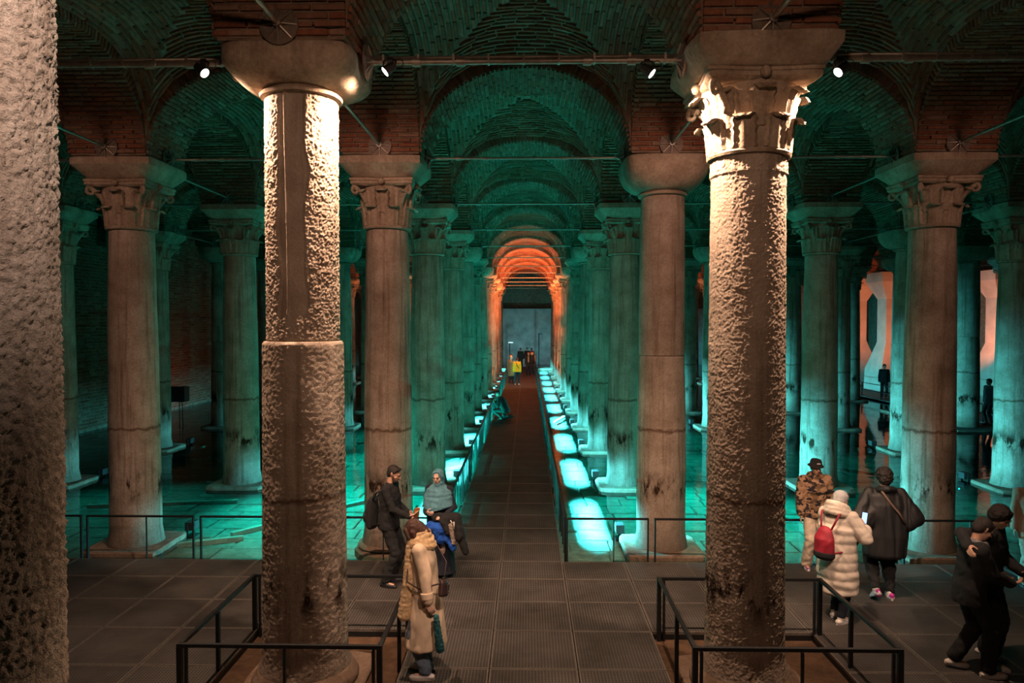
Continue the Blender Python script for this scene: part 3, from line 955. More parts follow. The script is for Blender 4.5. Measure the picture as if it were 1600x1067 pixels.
for ci in XS:
    for k in range(1, 13):
        if k == 1 and abs(ci) == 1: continue
        x, y = XS[ci], ROWS[k]
        if not in_view(x, y, 0, 0.9): continue
        if (ci, k) in CASED: continue
        kd = KIND.get((ci, k), 'corinthian')
        zt = 6.19 if kd == 'cushion' else 5.63
        if (ci, k) in ((-3, 3), (3, 3)): zt = 5.45
        dx = rk.uniform(-.06, .06) if abs(ci) > 1 else rk.uniform(-.03, .03)
        if (ci, k) in ((-1, 4), (1, 4)): dx = 0.06 if ci < 0 else -0.06
        column(ci, k, x + dx, y, kd, zt, JOINT.get((ci, k), ()), r0=(0.42 if k < 4 else rk.choice([.40, .42, .44])), r1=(0.365 if (k < 4) else rk.choice([.345, .365, .38])),
               square=not (ci == -1 and k == 2), detail=(k <= 4 and abs(ci) <= 2 or k == 3))
cased(20.6, 41.2, 'smooth splayed pier lit orange on its left, nearer one of the far right pair')
cased(20.9, 46.4, 'bright orange splayed pier just left of and behind its pair, far right')
cased(25.6, 39.4, 'orange lit splayed pier at the far right edge beyond the dark columns')

# ================================================================== TIE BARS
def end_plate(rad=0.19):
    p = MB(); p.cyl((0, 0, 0), (0, 0, 0.018), rad, n=28)
    ribs = []
    for q in range(8):
        a = q*PI/4; c, s = math.cos(a), math.sin(a)
        rb = MB(); w = 0.006
        P = [(0.035, 0, .018), (rad*.95, 0, .018), (rad*.95, 0, .026), (0.035, 0, .07)]
        vs = [(p0*c - sg*w*s, p0*s + sg*w*c, pz) for sg in (-1, 1) for p0, _, pz in P]
        rb.add(vs, [(3, 2, 1, 0), (4, 5, 6, 7), (0, 1, 5, 4), (1, 2, 6, 5), (2, 3, 7, 6), (3, 0, 4, 7)])
        ribs.append(rb)
    hub = MB().cyl((0, 0, .018), (0, 0, 0.10), 0.042, n=14)
    return p, ribs, hub
p_, rb_, hb_ = end_plate()
PLATE_ME = p_.mesh('end_plate', M_RUST); RIB_ME = [q.mesh('rib', M_STEEL) for q in rb_]; HUB_ME = hb_.mesh('hub', M_STEEL)
def plate_obj(root, p, d):
    """disc fixed to the masonry, its hub pointing along d"""
    o = link_mesh('end_plate', PLATE_ME, root)
    o.rotation_euler = Vector(d).to_track_quat('Z', 'Y').to_euler(); o.location = p
    for q in RIB_ME: link_mesh('rib', q, o)
    link_mesh('hub', HUB_ME, o)
def tie(p0, p1, label, plates=(True, True), rad=0.022, couplers=True, group='steel tie bars between the column heads', conduit=False):
    c = (Vector(p0) + Vector(p1))/2
    r = empty('tie_bar', c); tag(r, label, 'tie bar', group, 'thing')
    a, b = Vector(p0) - c, Vector(p1) - c; d = (b-a).normalized()
    MB().cyl(a, b, rad, n=8).build('bar', M_STEEL, r, smooth=True, angle=50)
    if couplers:
        for t in (0.16, 0.30, 0.70, 0.84):
            q = a.lerp(b, t); MB().cyl(q - d*.045, q + d*.045, rad*1.5, n=10).build('coupler', M_STEEL, r, smooth=True, angle=50)
    if plates[0]: plate_obj(r, a, d)
    if plates[1]: plate_obj(r, b, -d)
    if conduit:
        up = Vector((0, -0.5, 1)).normalized()
        MB().cyl(a + up*.045, b + up*.045, 0.016, n=8).build('conduit', M_STEEL, r, smooth=True)
        n = 9
        for i in range(n):
            q = a.lerp(b, (i+.5)/n); MB().box((q.x, q.y, q.z + .02), (0.022, 0.085, 0.10)).build('clip', M_STEEL, r)
    return r
aisle_nm = {(-1, 1): 'across the walkway aisle', (-2, -1): 'across the aisle left of the walkway', (1, 2): 'across the aisle right of the walkway', (-3, -2): 'across the second aisle left of the walkway', (2, 3): 'across the second aisle right of the walkway',
            (3, 4): 'across the third aisle right of the walkway', (4, 5): 'across the fourth aisle right of the walkway', (5, 6): 'across the fifth aisle right of the walkway'}
ZR = 6.88
for (ca, cb), nm in aisle_nm.items():
    for k in range(1, 13):
        xa, xb = XS[ca] + HALF + .03, XS[cb] - HALF - .03
        if not in_view((xa+xb)/2, ROWS[k], 0, 1.6): continue
        if max(abs(ca), abs(cb)) > 3 and k > 8: continue
        if k == 1:
            z1 = ZR - .06
            tie((xa + .02, ROWS[1], z1), (xb - .02, ROWS[1], z1), 'thick tie bar with cable pipe %s, front row' % nm, rad=0.034, conduit=True)
        else:
            tie((xa, ROWS[k], ZR), (xb, ROWS[k], ZR), 'thin steel tie bar %s, %s row back' % (nm, ORD[k]), plates=(k < 6, k < 6), couplers=k < 5)
for ci in (-3, -2, -1, 1, 2, 3):
    for k in range(0, 5):
        x = XS[ci]
        if not in_view(x, ROWS[k+1], 0, 0.6): continue
        if k == 0 and abs(ci) != 1: continue
        y0, y1 = ROWS[k] + HALF + .03, ROWS[k+1] - HALF - .03
        tie((x, y0, ZR + .06), (x, y1, ZR + .06), 'lengthwise tie bar ending at the %s row of columns in the %s' % (ORD[k+1], LINE[ci]), plates=(k > 0, True), rad=0.03 if k == 0 else 0.022, couplers=False)
# thin black cable draped round the two front column heads
for cx_, nm in ((XS[-1], 'left'), (XS[1], 'right')):
    pts = []
    for u in np.linspace(-0.63, 0.63, 14):
        pts.append((cx_ + u, ROWS[1] - HALF - .012, 6.95 + 0.03*math.cos(u*3) - (0.06*max(0, u) if nm == 'left' else 0)))
    pts += [(cx_ + .655, ROWS[1] - .45, 6.90), (cx_ + .665, ROWS[1] - .1, 6.86)]
    t = MB().tube(pts, 0.009, 6).build('cable', M_DARK, smooth=True)
    tag(t, 'thin black cable strung round the head of the front %s column' % nm, 'cable', kind='thing')

# ================================================================== SPOTLIGHTS ON THE FRONT BARS
for i, (sx_, sy_, sz_, cx_) in enumerate(SPOTS):
    s_ = 1 if cx_ > sx_ else -1
    lab = ['black spotlight on the bar left of the front left column', 'black spotlight on the walkway bar just right of the front left column', 'black spotlight on the walkway bar just left of the front right column', 'black spotlight on the bar right of the front right column'][i]
    r = empty('spotlight', (sx_, sy_, sz_)); tag(r, lab, 'spotlight', 'spotlights on the front tie bars', 'thing')
    d = Vector((0.74*s_, -0.20, -0.64)).normalized()
    c = Vector((0, -0.03, 0.0))
    tip = c + d*0.055
    MB().cyl(c - d*.075, tip, 0.042, 0.058, 16).build('housing', M_DARK, r, smooth=True, angle=40)
    MB().cyl(tip - d*.004, tip + d*.004, 0.050, n=20).build('lens', M_LENS, r)
    MB().tube([(-0.062, -.03, 0), (-0.066, .0, .09), (0, .03, .125), (0.066, .0, .09), (0.062, -.03, 0)], 0.009, 6).build('yoke', M_DARK, r, smooth=True)
    MB().cyl((-.03, .06, .10), (.03, .06, .10), .055, n=14).build('clamp', M_DARK, r, smooth=True, angle=40)
    MB().tube([(0.03, 0.02, .12)] + [(.10 + .045*math.cos(a), 0.0, .07 + .045*math.sin(a)) for a in np.linspace(2.2, -3.6, 10)], 0.004, 5).build('safety_wire', M_DARK, r, smooth=True)

# ================================================================== POOL FLOODLIGHTS
for ci, k, fx, fy, s_ in FLOODS:
    if not in_view(fx, fy, 0, 0.3) or k > 6 and abs(ci) > 1: continue
    r = empty('pool_floodlight', (fx, fy, 0.0), 0 if s_ > 0 else PI)
    tag(r, 'black floodlight in the water behind the %s row column, %s' % (ORD[k], LINE[ci]), 'floodlight', 'floodlights standing in the pool', 'thing')
    MB().box((0, 0, 0.21), (0.15, 0.24, 0.15)).build('housing', M_DARK, r)
    MB().box((-0.02, -0.135, 0.13), (0.04, 0.014, 0.26)).box((-0.02, 0.135, 0.13), (0.04, 0.014, 0.26)).build('bracket', M_DARK, r)
    MB().box((0, 0, 0.008), (0.16, 0.30, 0.02)).build('foot', M_DARK, r)

# ================================================================== RAILINGS
RH = 0.70
def rail_frame(x0, x1, y, label, mid=1):
    r = empty('railing_frame', ((x0+x1)/2, y, DECK)); tag(r, label, 'railing', 'railing frames along the pool edge of the deck', 'thing')
    h = (x1-x0)/2
    MB().box((0, 0, RH - .0125), (2*h, 0.05, 0.025)).build('top_rail', M_BLACK, r)
    for s in (-1, 1): MB().box((s*(h-.012), 0, (RH-.025)/2 - .05), (0.024, 0.045, RH - .025 + .10)).build('post', M_BLACK, r)
    for q in range(mid):
        MB().box((-h + 2*h*(q+1)/(mid+1) + 0.1*(mid == 1), 0, (RH-.025)/2 - .03), (0.014, 0.03, RH - .025 + .06)).build('bar', M_BLACK, r)
    return r
for x0, x1, lb in [(-9.4, -7.27, 'black railing frame at the pool edge, mostly behind the left edge pillar'), (-7.19, -5.42, 'black railing frame before the foot of the second left column'),
                   (-5.32, -3.45, 'black railing frame between second left column and front left column'), (-3.36, -1.50, 'black railing frame behind the bearded man in black'),
                   (0.63, 1.95, 'short black railing frame just right of the walkway mouth'), (2.04, 3.93, 'black railing frame left of the man in camouflage jacket'),
                   (4.02, 5.90, 'black railing frame behind the figure in the black poncho'), (5.99, 7.9, 'black railing frame at the pool edge by the far right couple')]:
    rail_frame(x0, x1, 11.50, lb)

def walk_rail(x, y0, y1, label):
    r = empty('walkway_railing', (x, y0, DECK)); tag(r, label, 'railing', None, 'thing')
    y = y0; k = 0
    while y < y1:
        L = 1.92
        post = MB().box((0, 0, 0), (0.04, 0.04, RH + .06)); bar = MB().box((0, 0, 0), (0.02, 0.035, RH + .02))
        if k == 0:
            walk_rail.me = (MB().box((0, L/2 - .03, RH - .015), (0.05, L - .06, 0.03)).mesh('top_rail', M_BLACK), post.mesh('post', M_BLACK), bar.mesh('bar', M_BLACK)) if not hasattr(walk_rail, 'me') else walk_rail.me
        tr, po, ba = walk_rail.me
        link_mesh('top_rail', tr, r, (0, y-y0, 0))
        for t in (0.02, L - .08): link_mesh('post', po, r, (0, y-y0+t, RH/2 - .05))
        for t in (0.48, 0.95, 1.42): link_mesh('bar', ba, r, (0, y-y0+t, RH/2 - .03))
        y += L; k += 1
    s = 1 if x > 0 else -1
    for k in range(2, 12): MB().box((0.028*s, ROWS[k] + 2.05 - y0, 0.622), (0.03, 2.7, 0.016)).build('light_strip', M_DARK, r)
    return r
walk_rail(-1.41, 11.85, 58, 'long black railing with upright bars on the walkway\'s left side')
walk_rail(0.62, 11.56, 60, 'long black railing on the walkway\'s right side')

def guard(x0, x1, y0, y1, label):
    r = empty('guard_rail', ((x0+x1)/2, (y0+y1)/2, DECK)); tag(r, label, 'railing', None, 'thing')
    hx, hy = (x1-x0)/2, (y1-y0)/2; b = 0.05; H = 0.68
    for s in (-1, 1):
        MB().box((0, s*hy, H), (2*hx + b, b*.8, b*.7)).build('top_rail', M_BLACK, r)
        MB().box((s*hx, 0, H + .001), (b*.8, 2*hy - b, b*.7)).build('top_rail', M_BLACK, r)
        MB().box((s*hx, 0.1*s, H/2 - .06), (b*.8, b*.8, H + .06)).build('post', M_BLACK, r)
        MB().box((0.05, s*hy, H/2 - .06), (0.025, 0.03, H + .06)).build('bar', M_BLACK, r)
        for t in (-1, 1):
            MB().box((s*hx, t*hy, H/2 - .06), (b, b, H + .10)).build('post', M_BLACK, r)
            MB().box((s*(hx-.062), t*hy, H/2 - .06), (0.028, 0.03, H + .06)).build('bar', M_BLACK, r)
guard(-3.41, -1.44, 6.90, 8.84, 'black railing box around the foot of the front left column')
guard(1.63, 3.60, 6.93, 8.84, 'black railing box around the foot of the front right column')

# ---------------------------------------------------------------- second walkway far to the right
sw = empty('side_walkway_floor', (0, 0, 0), label='dark side walkway with railing beyond the right hand columns', cat='walkway', kind='structure')
MB().box((18.4, 38, DECK - .03), (1.7, 24, 0.06)).box((17.2, 27.0, DECK - .03), (4.0, 1.6, 0.06)).build('deck_plate', M_GRATE, sw)
r = empty('side_railing', (17.55, 28, DECK)); tag(r, 'two bar black railing of the side walkway, far right between columns', 'railing', None, 'thing')
for z in (0.35, 0.70):
    MB().box((0, 9, z), (0.04, 18, 0.03)).build('rail', M_BLACK, r); MB().box((-1.0, 0, z), (2.0, 0.04, 0.03)).build('rail', M_BLACK, r)
for i in range(10): MB().box((0, 2.0*i, .35), (0.04, 0.04, .74)).build('post', M_BLACK, r)
for i in range(1, 4): MB().box((-0.66*i, 0, .35), (0.04, 0.04, .74)).build('post', M_BLACK, r)

# ---------------------------------------------------------------- loose things
r = empty('loudspeaker', (-13.3, 27.0, 0.0)); tag(r, 'black loudspeaker box on thin legs before the left brick wall', 'loudspeaker', None, 'thing')
MB().box((0, 0, 1.31), (0.72, 0.40, 0.56)).build('cabinet', M_DARK, r)
MB().box((0, -0.205, 1.31), (0.64, 0.012, 0.48)).build('front_grille', M_BLACK, r)
for dx, dy in ((-.25, -.12), (0.0, .14), (.25, -.12)): MB().cyl((dx, dy, -0.04), (dx*.9, dy*.9, 1.03), 0.018, n=8).build('leg', M_DARK, r)
t = MB().box((0, 0, 0), (0.10, 1.9, 0.05)).build('light_bar', simple('pale_bar', (0.75, 0.78, 0.74), 0.4), None, (1.30, 29.0, 0.115)); t.rotation_euler = (0, 0, -0.26)
tag(t, 'pale bar lying in the water beside the right railing, far down the walkway', 'light bar', kind='thing')
r = empty('lamp_post', (1.05, 65.6, 0.05)); tag(r, 'thin dark lamp post right of centre before the end wall', 'lamp post', None, 'thing')
MB().cyl((0, 0, 0), (0, 0, 2.95), 0.045, n=8).build('pole', M_DARK, r); MB().box((0.12, 0, 2.93), (0.42, 0.10, 0.06)).build('lamp_head', M_DARK, r); MB().cyl((0, 0, 0), (0, 0, .05), .18, n=12).build('foot', M_DARK, r)
r = empty('lamp_post', (-1.62, 65.6, 0.05)); tag(r, 'shorter lamp post with lit head at the end wall\'s left edge', 'lamp post', None, 'thing')
MB().cyl((0, 0, 0), (0, 0, 2.1), 0.04, n=8).build('pole', M_DARK, r); MB().box((0.1, 0, 2.12), (0.40, 0.12, 0.06)).build('lamp_head', simple('lit_head', (.8, .9, 1), .4, emit=(0.7, 0.95, 1.0), estr=1.6), r); MB().cyl((0, 0, 0), (0, 0, .05), .18, n=12).build('foot', M_DARK, r)

# ================================================================== PEOPLE
TS = bpy.data.scenes.new('scratch')
def remeshed(mb, voxel, smooth=3, name='m', mats=None, wrinkle=0.0, wscale=(9, 9, 5), seed=0):
    """fuse overlapping shapes into one continuous skin"""
    me = bpy.data.meshes.new('tmp'); me.from_pydata(mb.v, [], mb.f); me.update()
    bm = bmesh.new(); bm.from_mesh(me); bmesh.ops.recalc_face_normals(bm, faces=bm.faces); bm.to_mesh(me); bm.free()
    ob = bpy.data.objects.new('tmp', me); TS.collection.objects.link(ob)
    m = ob.modifiers.new('r', 'REMESH'); m.mode = 'VOXEL'; m.voxel_size = voxel
    s = ob.modifiers.new('s', 'SMOOTH'); s.factor = 0.5; s.iterations = smooth
    with bpy.context.temp_override(scene=TS, view_layer=TS.view_layers[0]):
        dg = bpy.context.evaluated_depsgraph_get()
        out = bpy.data.meshes.new_from_object(ob.evaluated_get(dg), depsgraph=dg)
    bpy.data.objects.remove(ob); bpy.data.meshes.remove(me)
    out.name = name
    if wrinkle:
        n = len(out.vertices); co = np.empty(n*3); no = np.empty(n*3)
        out.vertices.foreach_get('co', co); out.vertices.foreach_get('normal', no)
        co = co.reshape(-1, 3); no = no.reshape(-1, 3); d = np.empty(n)
        for i in range(n):
            p = Vector((co[i][0]*wscale[0], co[i][1]*wscale[1] + seed, co[i][2]*wscale[2]))
            q = Vector((mnoise.noise(p*0.6), mnoise.noise(p*0.6 + Vector((7, 3, 1))), 0))
            d[i] = mnoise.noise(p + q*1.6)
        co += no*(d[:, None]*wrinkle)
        out.vertices.foreach_set('co', co.ravel())
    out.materials.clear()
    for q in (mats if isinstance(mats, (list, tuple)) else [mats]): out.materials.append(q)
    out.polygons.foreach_set('use_smooth', [True]*len(out.polygons)); out.update()
    return out

def V(*a): return Vector(a)
def cap(mb, p0, p1, r0, r1, n=12, flat=None, fs=1.0):
    """round-ended tapered limb; flat = a direction in which it is thinned by fs"""
    p0, p1 = Vector(p0), Vector(p1); d = p1 - p0; L = d.length
    d = d.normalized() if L > 1e-6 else V(0, 0, 1)
    if flat is not None:
        b = (Vector(flat) - d*Vector(flat).dot(d)).normalized(); a = b.cross(d)
    else:
        a = d.orthogonal().normalized(); b = d.cross(a)
    R = []
    for k in range(5):
        t = PI/2*(1 - k/4 + 0.02*(k == 0)); R.append((p0 - d*r0*math.sin(t)*(.999), max(.03*r0, r0*math.cos(t))))
    for k in range(5):
        t = PI/2*(k/4); R.append((p1 + d*r1*math.sin(t), max(.03*r1, r1*math.cos(t))))
    mb.rings([[c + a*(r*math.cos(2*PI*j/n)) + b*(r*fs*math.sin(2*PI*j/n)) for j in range(n)] for c, r in R])
def ell(mb, c, rx, ry, rz, rot=None, n=16, m=10):
    R = []
    for i in range(m+1):
        t = PI*i/m; s = max(math.sin(t), 0.02)
        L = []
        for j in range(n):
            p = V(rx*s*math.cos(2*PI*j/n), ry*s*math.sin(2*PI*j/n), -rz*math.cos(t))
            if rot is not None: p = rot @ p
            L.append(Vector(c) + p)
        R.append(L)
    mb.rings(R)
def loft(mb, secs, n=24):
    """secs: (centre, right axis, forward axis, half width, half depth)"""
    mb.rings([[Vector(c) + ra*(w*math.cos(2*PI*j/n)) + fa*(dp*math.sin(2*PI*j/n)) for j in range(n)] for c, ra, fa, w, dp in secs])
def ik(a, c, l1, l2, pole):
    a, c = Vector(a), Vector(c); d = c - a; L = min(d.length, (l1+l2)*0.995); u = d.normalized()
    x = (l1*l1 - l2*l2 + L*L)/(2*L); h = math.sqrt(max(0, l1*l1 - x*x))
    p = Vector(pole); p = (p - u*p.dot(u)).normalized()
    return a + u*x + p*h, a + u*L

class Pose: pass
def pose(H=1.72, lean=0.03, twist=0.0, feet=((-.10, 0, 0, .12, 0), (.10, 0, 0, -.12, 0)), wrists=None, head=(0, 0), drop=0.0, hips=(0, 0), broad=1.0, poles=None):
    """feet: (x, y, lift, yaw, pitch) left then right; wrists: left, right points relative to the feet centre; head: (yaw left, pitch down)"""
    P = Pose(); s = H/1.75; P.s = s; P.H = H
    P.pel = V(hips[0], hips[1], 0.93*s - drop)
    cl, sl = math.cos(lean), math.sin(lean); P.up = V(0, sl, cl)
    P.ra = V(math.cos(twist), math.sin(twist), 0); fa = V(-math.sin(twist), math.cos(twist), 0)
    P.fa = (fa - P.up*fa.dot(P.up)).normalized(); P.pr = V(1, 0, 0); P.pf = V(0, 1, 0)
    P.waist = P.pel + P.up*0.16*s; P.chest = P.pel + P.up*0.36*s; P.sh = P.pel + P.up*0.50*s; P.neck = P.pel + P.up*0.555*s
    P.hip = [P.pel + V(-.09*s, 0, -.02), P.pel + V(.09*s, 0, -.02)]
    P.shd = [P.sh - P.ra*0.175*s*broad, P.sh + P.ra*0.175*s*broad]
    P.ank, P.knee, P.toe, P.heel, P.fdir = [], [], [], [], []
    for i, (fx, fy, fl, fyaw, fp) in enumerate(feet):
        f = V(-math.sin(fyaw), math.cos(fyaw), 0)
        h = V(fx, fy, fl) ; 
        an = h + V(0, 0, .085*s) + f*(-0.0)
        d = f*math.cos(fp) - V(0, 0, math.sin(fp))
        if fp > 0: an = an + V(0, 0, .10*math.sin(fp))
        kn, an2 = ik(P.hip[i], an, .445*s, .43*s, V(0, 1, 0) + f*.3)
        P.ank.append(an2); P.knee.append(kn); P.fdir.append(d)
    if wrists is None: wrists = ((-.24*s, .03, .80*s), (.24*s, .03, .80*s))
    P.elb, P.wr = [], []
    for i, w in enumerate(wrists):
        sg = -1 if i == 0 else 1
        pole = (poles[i] if poles else None) or (P.ra*sg*.5 - P.fa*.8 - P.up*.3)
        e, w2 = ik(P.shd[i], V(*w), .29*s, .255*s, pole); P.elb.append(e); P.wr.append(w2)
    hy, hp = head
    R = Matrix.Rotation(hy + twist, 3, 'Z') @ Matrix.Rotation(-hp - lean*.4, 3, 'X')
    P.hR = R; P.hc = P.neck + P.up*0.055*s + R @ V(0, .022*s, .105*s)
    return P

def head_shape(mb, P, k=1.0):
    s = P.s*k; R = P.hR; c = P.hc
    h = lambda x, y, z: c + R @ V(x*s, y*s, z*s)
    ell(mb, h(0, -.012, .022), .076*s, .094*s, .092*s, R)
    ell(mb, h(0, .022, -.035), .060*s, .072*s, .080*s, R)
    ell(mb, h(0, .055, -.085), .034*s, .034*s, .026*s, R)             # chin
    cap(mb, h(0, .088, .012), h(0, .108, -.022), .009*s, .014*s)        # nose
    cap(mb, h(-.03, .082, .024), h(.03, .082, .024), .012*s, .012*s)    # brow
    cap(mb, h(-.018, .086, -.058), h(.018, .086, -.058), .009*s, .009*s)  # lips
    for sg in (-1, 1):
        cap(mb, h(sg*.074, -.006, -.008), h(sg*.080, -.014, .024), .012*s, .015*s)   # ear
        ell(mb, h(sg*.045, .058, -.022), .020*s, .020*s, .022*s, R)                  # cheek
    cap(mb, P.neck - P.up*.05*s, c + R @ V(0, -.02*s, -.05*s), .058*s, .054*s)

def hand_shape(mb, w, d, n, side, s=1.0, curl=0.45, r=0.0088):
    """w wrist, d finger direction, n palm normal, side = direction of the thumb"""
    d = Vector(d).normalized(); n = Vector(n); n = (n - d*n.dot(d)).normalized(); t = Vector(side); t = (t - d*t.dot(d) - n*t.dot(n)).normalized()
    w = Vector(w)
    for k, (o, L) in enumerate(((.029, .073), (.010, .081), (-.010, .076), (-.029, .060))):
        b = w + t*(o*.7*s) + d*.012*s; kn = w + t*(o*s) + d*(.092 - .004*abs(k-1))*s
        cap(mb, b, kn, .0135*s, .0115*s, 8)
        p = kn; dd = d.copy()
        for q, fr in enumerate((.42, .33, .25)):
            a = curl*(0.7 + .35*q); dd = (dd*math.cos(a) + n*math.sin(a)).normalized()
            p2 = p + dd*L*fr*s; cap(mb, p, p2, (r - .0006*q)*s, (r - .0006*(q+1))*s, 8); p = p2
    b = w + t*.022*s + d*.022*s; k1 = b + (t*.75 + d*.6 + n*.35).normalized()*.045*s; k2 = k1 + (t*.25 + d*.9 + n*.4*(1+curl)).normalized()*.032*s; k3 = k2 + (d*.85 + n*.6*(.6+curl)).normalized()*.026*s
    cap(mb, b, k1, .0145*s, .0115*s, 8); cap(mb, k1, k2, .0105*s, .0095*s, 8); cap(mb, k2, k3, .0095*s, .008*s, 8)

def body_mesh(P, hands, voxel=0.0075, mat=None):
    mb = MB(); s = P.s
    head_shape(mb, P)
    loft(mb, [(P.pel - V(0, 0, .10*s), P.pr, P.pf, .10*s, .08*s), (P.pel, P.pr, P.pf, .155*s, .105*s), (P.waist, P.ra, P.fa, .130*s, .092*s), (P.chest, P.ra, P.fa, .150*s, .105*s), (P.sh, P.ra, P.fa, .135*s, .080*s), (P.neck, P.ra, P.fa, .055*s, .052*s)])
    for i in (0, 1):
        sg = -1 if i == 0 else 1
        cap(mb, P.sh + P.ra*sg*.06*s, P.shd[i], .062*s, .052*s)
        cap(mb, P.shd[i], P.elb[i], .050*s, .038*s); cap(mb, P.elb[i], P.wr[i], .038*s, .026*s)
        cap(mb, P.hip[i], P.knee[i], .080*s, .052*s); cap(mb, P.knee[i], P.ank[i], .052*s, .036*s)
        cap(mb, P.ank[i] - V(0, 0, .045*s), P.ank[i] + P.fdir[i]*.13*s - V(0, 0, .05*s), .032*s, .024*s)
        hd = hands[i] if hands else None
        if hd is None:
            d = (P.wr[i] - P.elb[i]).normalized(); hand_shape(mb, P.wr[i], d, -P.ra*sg + P.fa*.2, P.fa, s, .35)
        else:
            hand_shape(mb, P.wr[i], hd[0], hd[1], hd[2], s, hd[3])
    return remeshed(mb, voxel, 2, 'body', mat)

def eyes_and_mouth(P, root, brows=None, lips=(0.35, 0.13, 0.10)):
    s = P.s; h = lambda x, y, z: P.hc + P.hR @ V(x*s, y*s, z*s)
    for sg in (-1, 1):
        e = MB(); ell(e, h(sg*.031, .0835, .006), .0115*s, .006*s, .0065*s, P.hR, 10, 6); e.build('eye', M_EYE, root, smooth=True)
        if brows is not None:
            e = MB(); cap(e, h(sg*.016, .094, .026), h(sg*.046, .084, .030), .0045*s, .0035*s, 8); e.build('eyebrow', brows, root, smooth=True)
    e = MB(); cap(e, h(-.020, .090, -.057), h(.020, .090, -.057), .006*s, .006*s, 8); e.build('mouth', M_LIPS, root, smooth=True)

def trousers(P, mats, r=(.098, .070, .058), wr=.012, voxel=.013, hem=0.02, top=.06, seed=0):
    mb = MB(); s = P.s
    loft(mb, [(P.pel + V(0, 0, top*s), P.pr, P.pf, .165*s, .115*s), (P.pel - V(0, 0, .03), P.pr, P.pf, .180*s, .125*s), (P.pel - V(0, 0, .12*s), P.pr, P.pf, .165*s, .115*s)])
    for i in (0, 1):
        a = P.ank[i] + (P.knee[i] - P.ank[i]).normalized()*hem
        cap(mb, P.hip[i], P.knee[i], r[0]*s, r[1]*s); cap(mb, P.knee[i], a, r[1]*s, r[2]*s)
    return remeshed(mb, voxel, 3, 'trousers', mats, wr, (12, 12, 14), seed)

def top_garment(mb, P, girth=1.0, hem=-.06, flare=1.0, collar=True, sleeve=(.066, .054, .044), cuff=0.0):
    s = P.s; g = girth
    c0 = P.pel + V(0, 0, hem*s)
    loft(mb, [(c0, P.pr, P.pf, .182*s*g*flare, .130*s*g*flare), (P.pel + V(0, 0, .03), P.pr, P.pf, .180*s*g, .128*s*g), (P.waist, P.ra, P.fa, .165*s*g, .120*s*g), (P.chest, P.ra, P.fa, .182*s*g, .128*s*g),
              (P.sh - P.up*.03*s, P.ra, P.fa, .178*s*g, .108*s*g), (P.sh + P.up*.03*s, P.ra, P.fa, .12*s, .078*s), (P.neck + P.up*(.02 if collar else -.012)*s, P.ra, P.fa, .066*s, .062*s)])
    for i in (0, 1):
        sg = -1 if i == 0 else 1
        w = P.wr[i].lerp(P.elb[i], cuff)
        cap(mb, P.sh + P.ra*sg*.08*s, P.shd[i], .076*s, (sleeve[0]+.004)*s); cap(mb, P.shd[i], P.elb[i], sleeve[0]*s, sleeve[1]*s); cap(mb, P.elb[i], w, sleeve[1]*s, sleeve[2]*s)

def shoes(P, root, mat, sole, k=1.0, accent=None):
    s = P.s*k
    for i in (0, 1):
        d = P.fdir[i]; f = V(d.x, d.y, 0).normalized(); a = P.ank[i]; dn = (V(0, 0, -1) - d*(-d.z)).normalized()
        b = a + dn*.052*s
        mb = MB()
        cap(mb, b - f*.045*s, b + d*.05*s, .040*s, .042*s, 14, dn, .75); cap(mb, b + d*.05*s, b + d*.155*s + dn*.008*s, .043*s, .034*s, 14, dn, .62); cap(mb, a + dn*.01*s, b + d*.03*s, .044*s, .040*s)
        me = remeshed(mb, .008, 3, 'shoe', mat); o = link_mesh('shoe', me, root)
        sb = MB(); pts = []
        L = []
        for j in range(24):
            t = 2*PI*j/24; x = math.cos(t); y = math.sin(t); yy = .055 + .135*y
            w = (.043 if y > 0 else .039)*(1 + .05*x*x)
            L.append((x*w, yy))
        rr_ = d.cross(dn).normalized()
        R = []
        for hgt, kk in ((.038, .97), (.030, 1.02), (.006, 1.03), (0.0, .98)):
            R.append([b + rr_*(x*s*kk) + d*((y-.055)*s*kk + .055*s) + dn*(.034*s - hgt*s + .002) for x, y in L])
        sb.rings(R).build('sole', sole, o, smooth=True, angle=40)
        if accent is not None:
            ab = MB(); cap(ab, b - f*.05*s + dn*.0, b - f*.055*s - dn*.03*s, .034*s, .030*s, 10); ab.build('heel_patch', accent, o, smooth=True)

def hair_cap(P, root, mat, grow=.012, back=0.0, name='hair', curls=0.0, seed=0, front=.055, low=-.03):
    """hair over crown, sides and nape; leaves the face free"""
    mb = MB(); s = P.s; R = P.hR; h = lambda x, y, z: P.hc + R @ V(x*s, y*s, z*s)
    ell(mb, h(0, -.024, .040), (.079+grow)*s, (.090+grow)*s, (.082+grow)*s, R)
    ell(mb, h(0, -.050, .0), (.070+grow)*s, (.062+grow)*s, (.075+grow)*s, R)
    cap(mb, h(-.05, .045, .088), h(.05, .045, .088), .022*s, .022*s)
    if back: cap(mb, h(0, -.062, -.01), h(0, -.070, -.01-back), (.060+grow)*s, (.050+grow)*s)
    me = remeshed(mb, .009, 2, name, mat, curls, (34, 34, 34), seed)
    return link_mesh(name, me, root)

def person(loc, heading, label, group=None):
    h = Vector((heading[0], heading[1], 0)).normalized()
    return empty('person', (loc[0], loc[1], loc[2] if len(loc) > 2 else DECK), math.atan2(-h.x, h.y), label, 'person', group, 'thing')

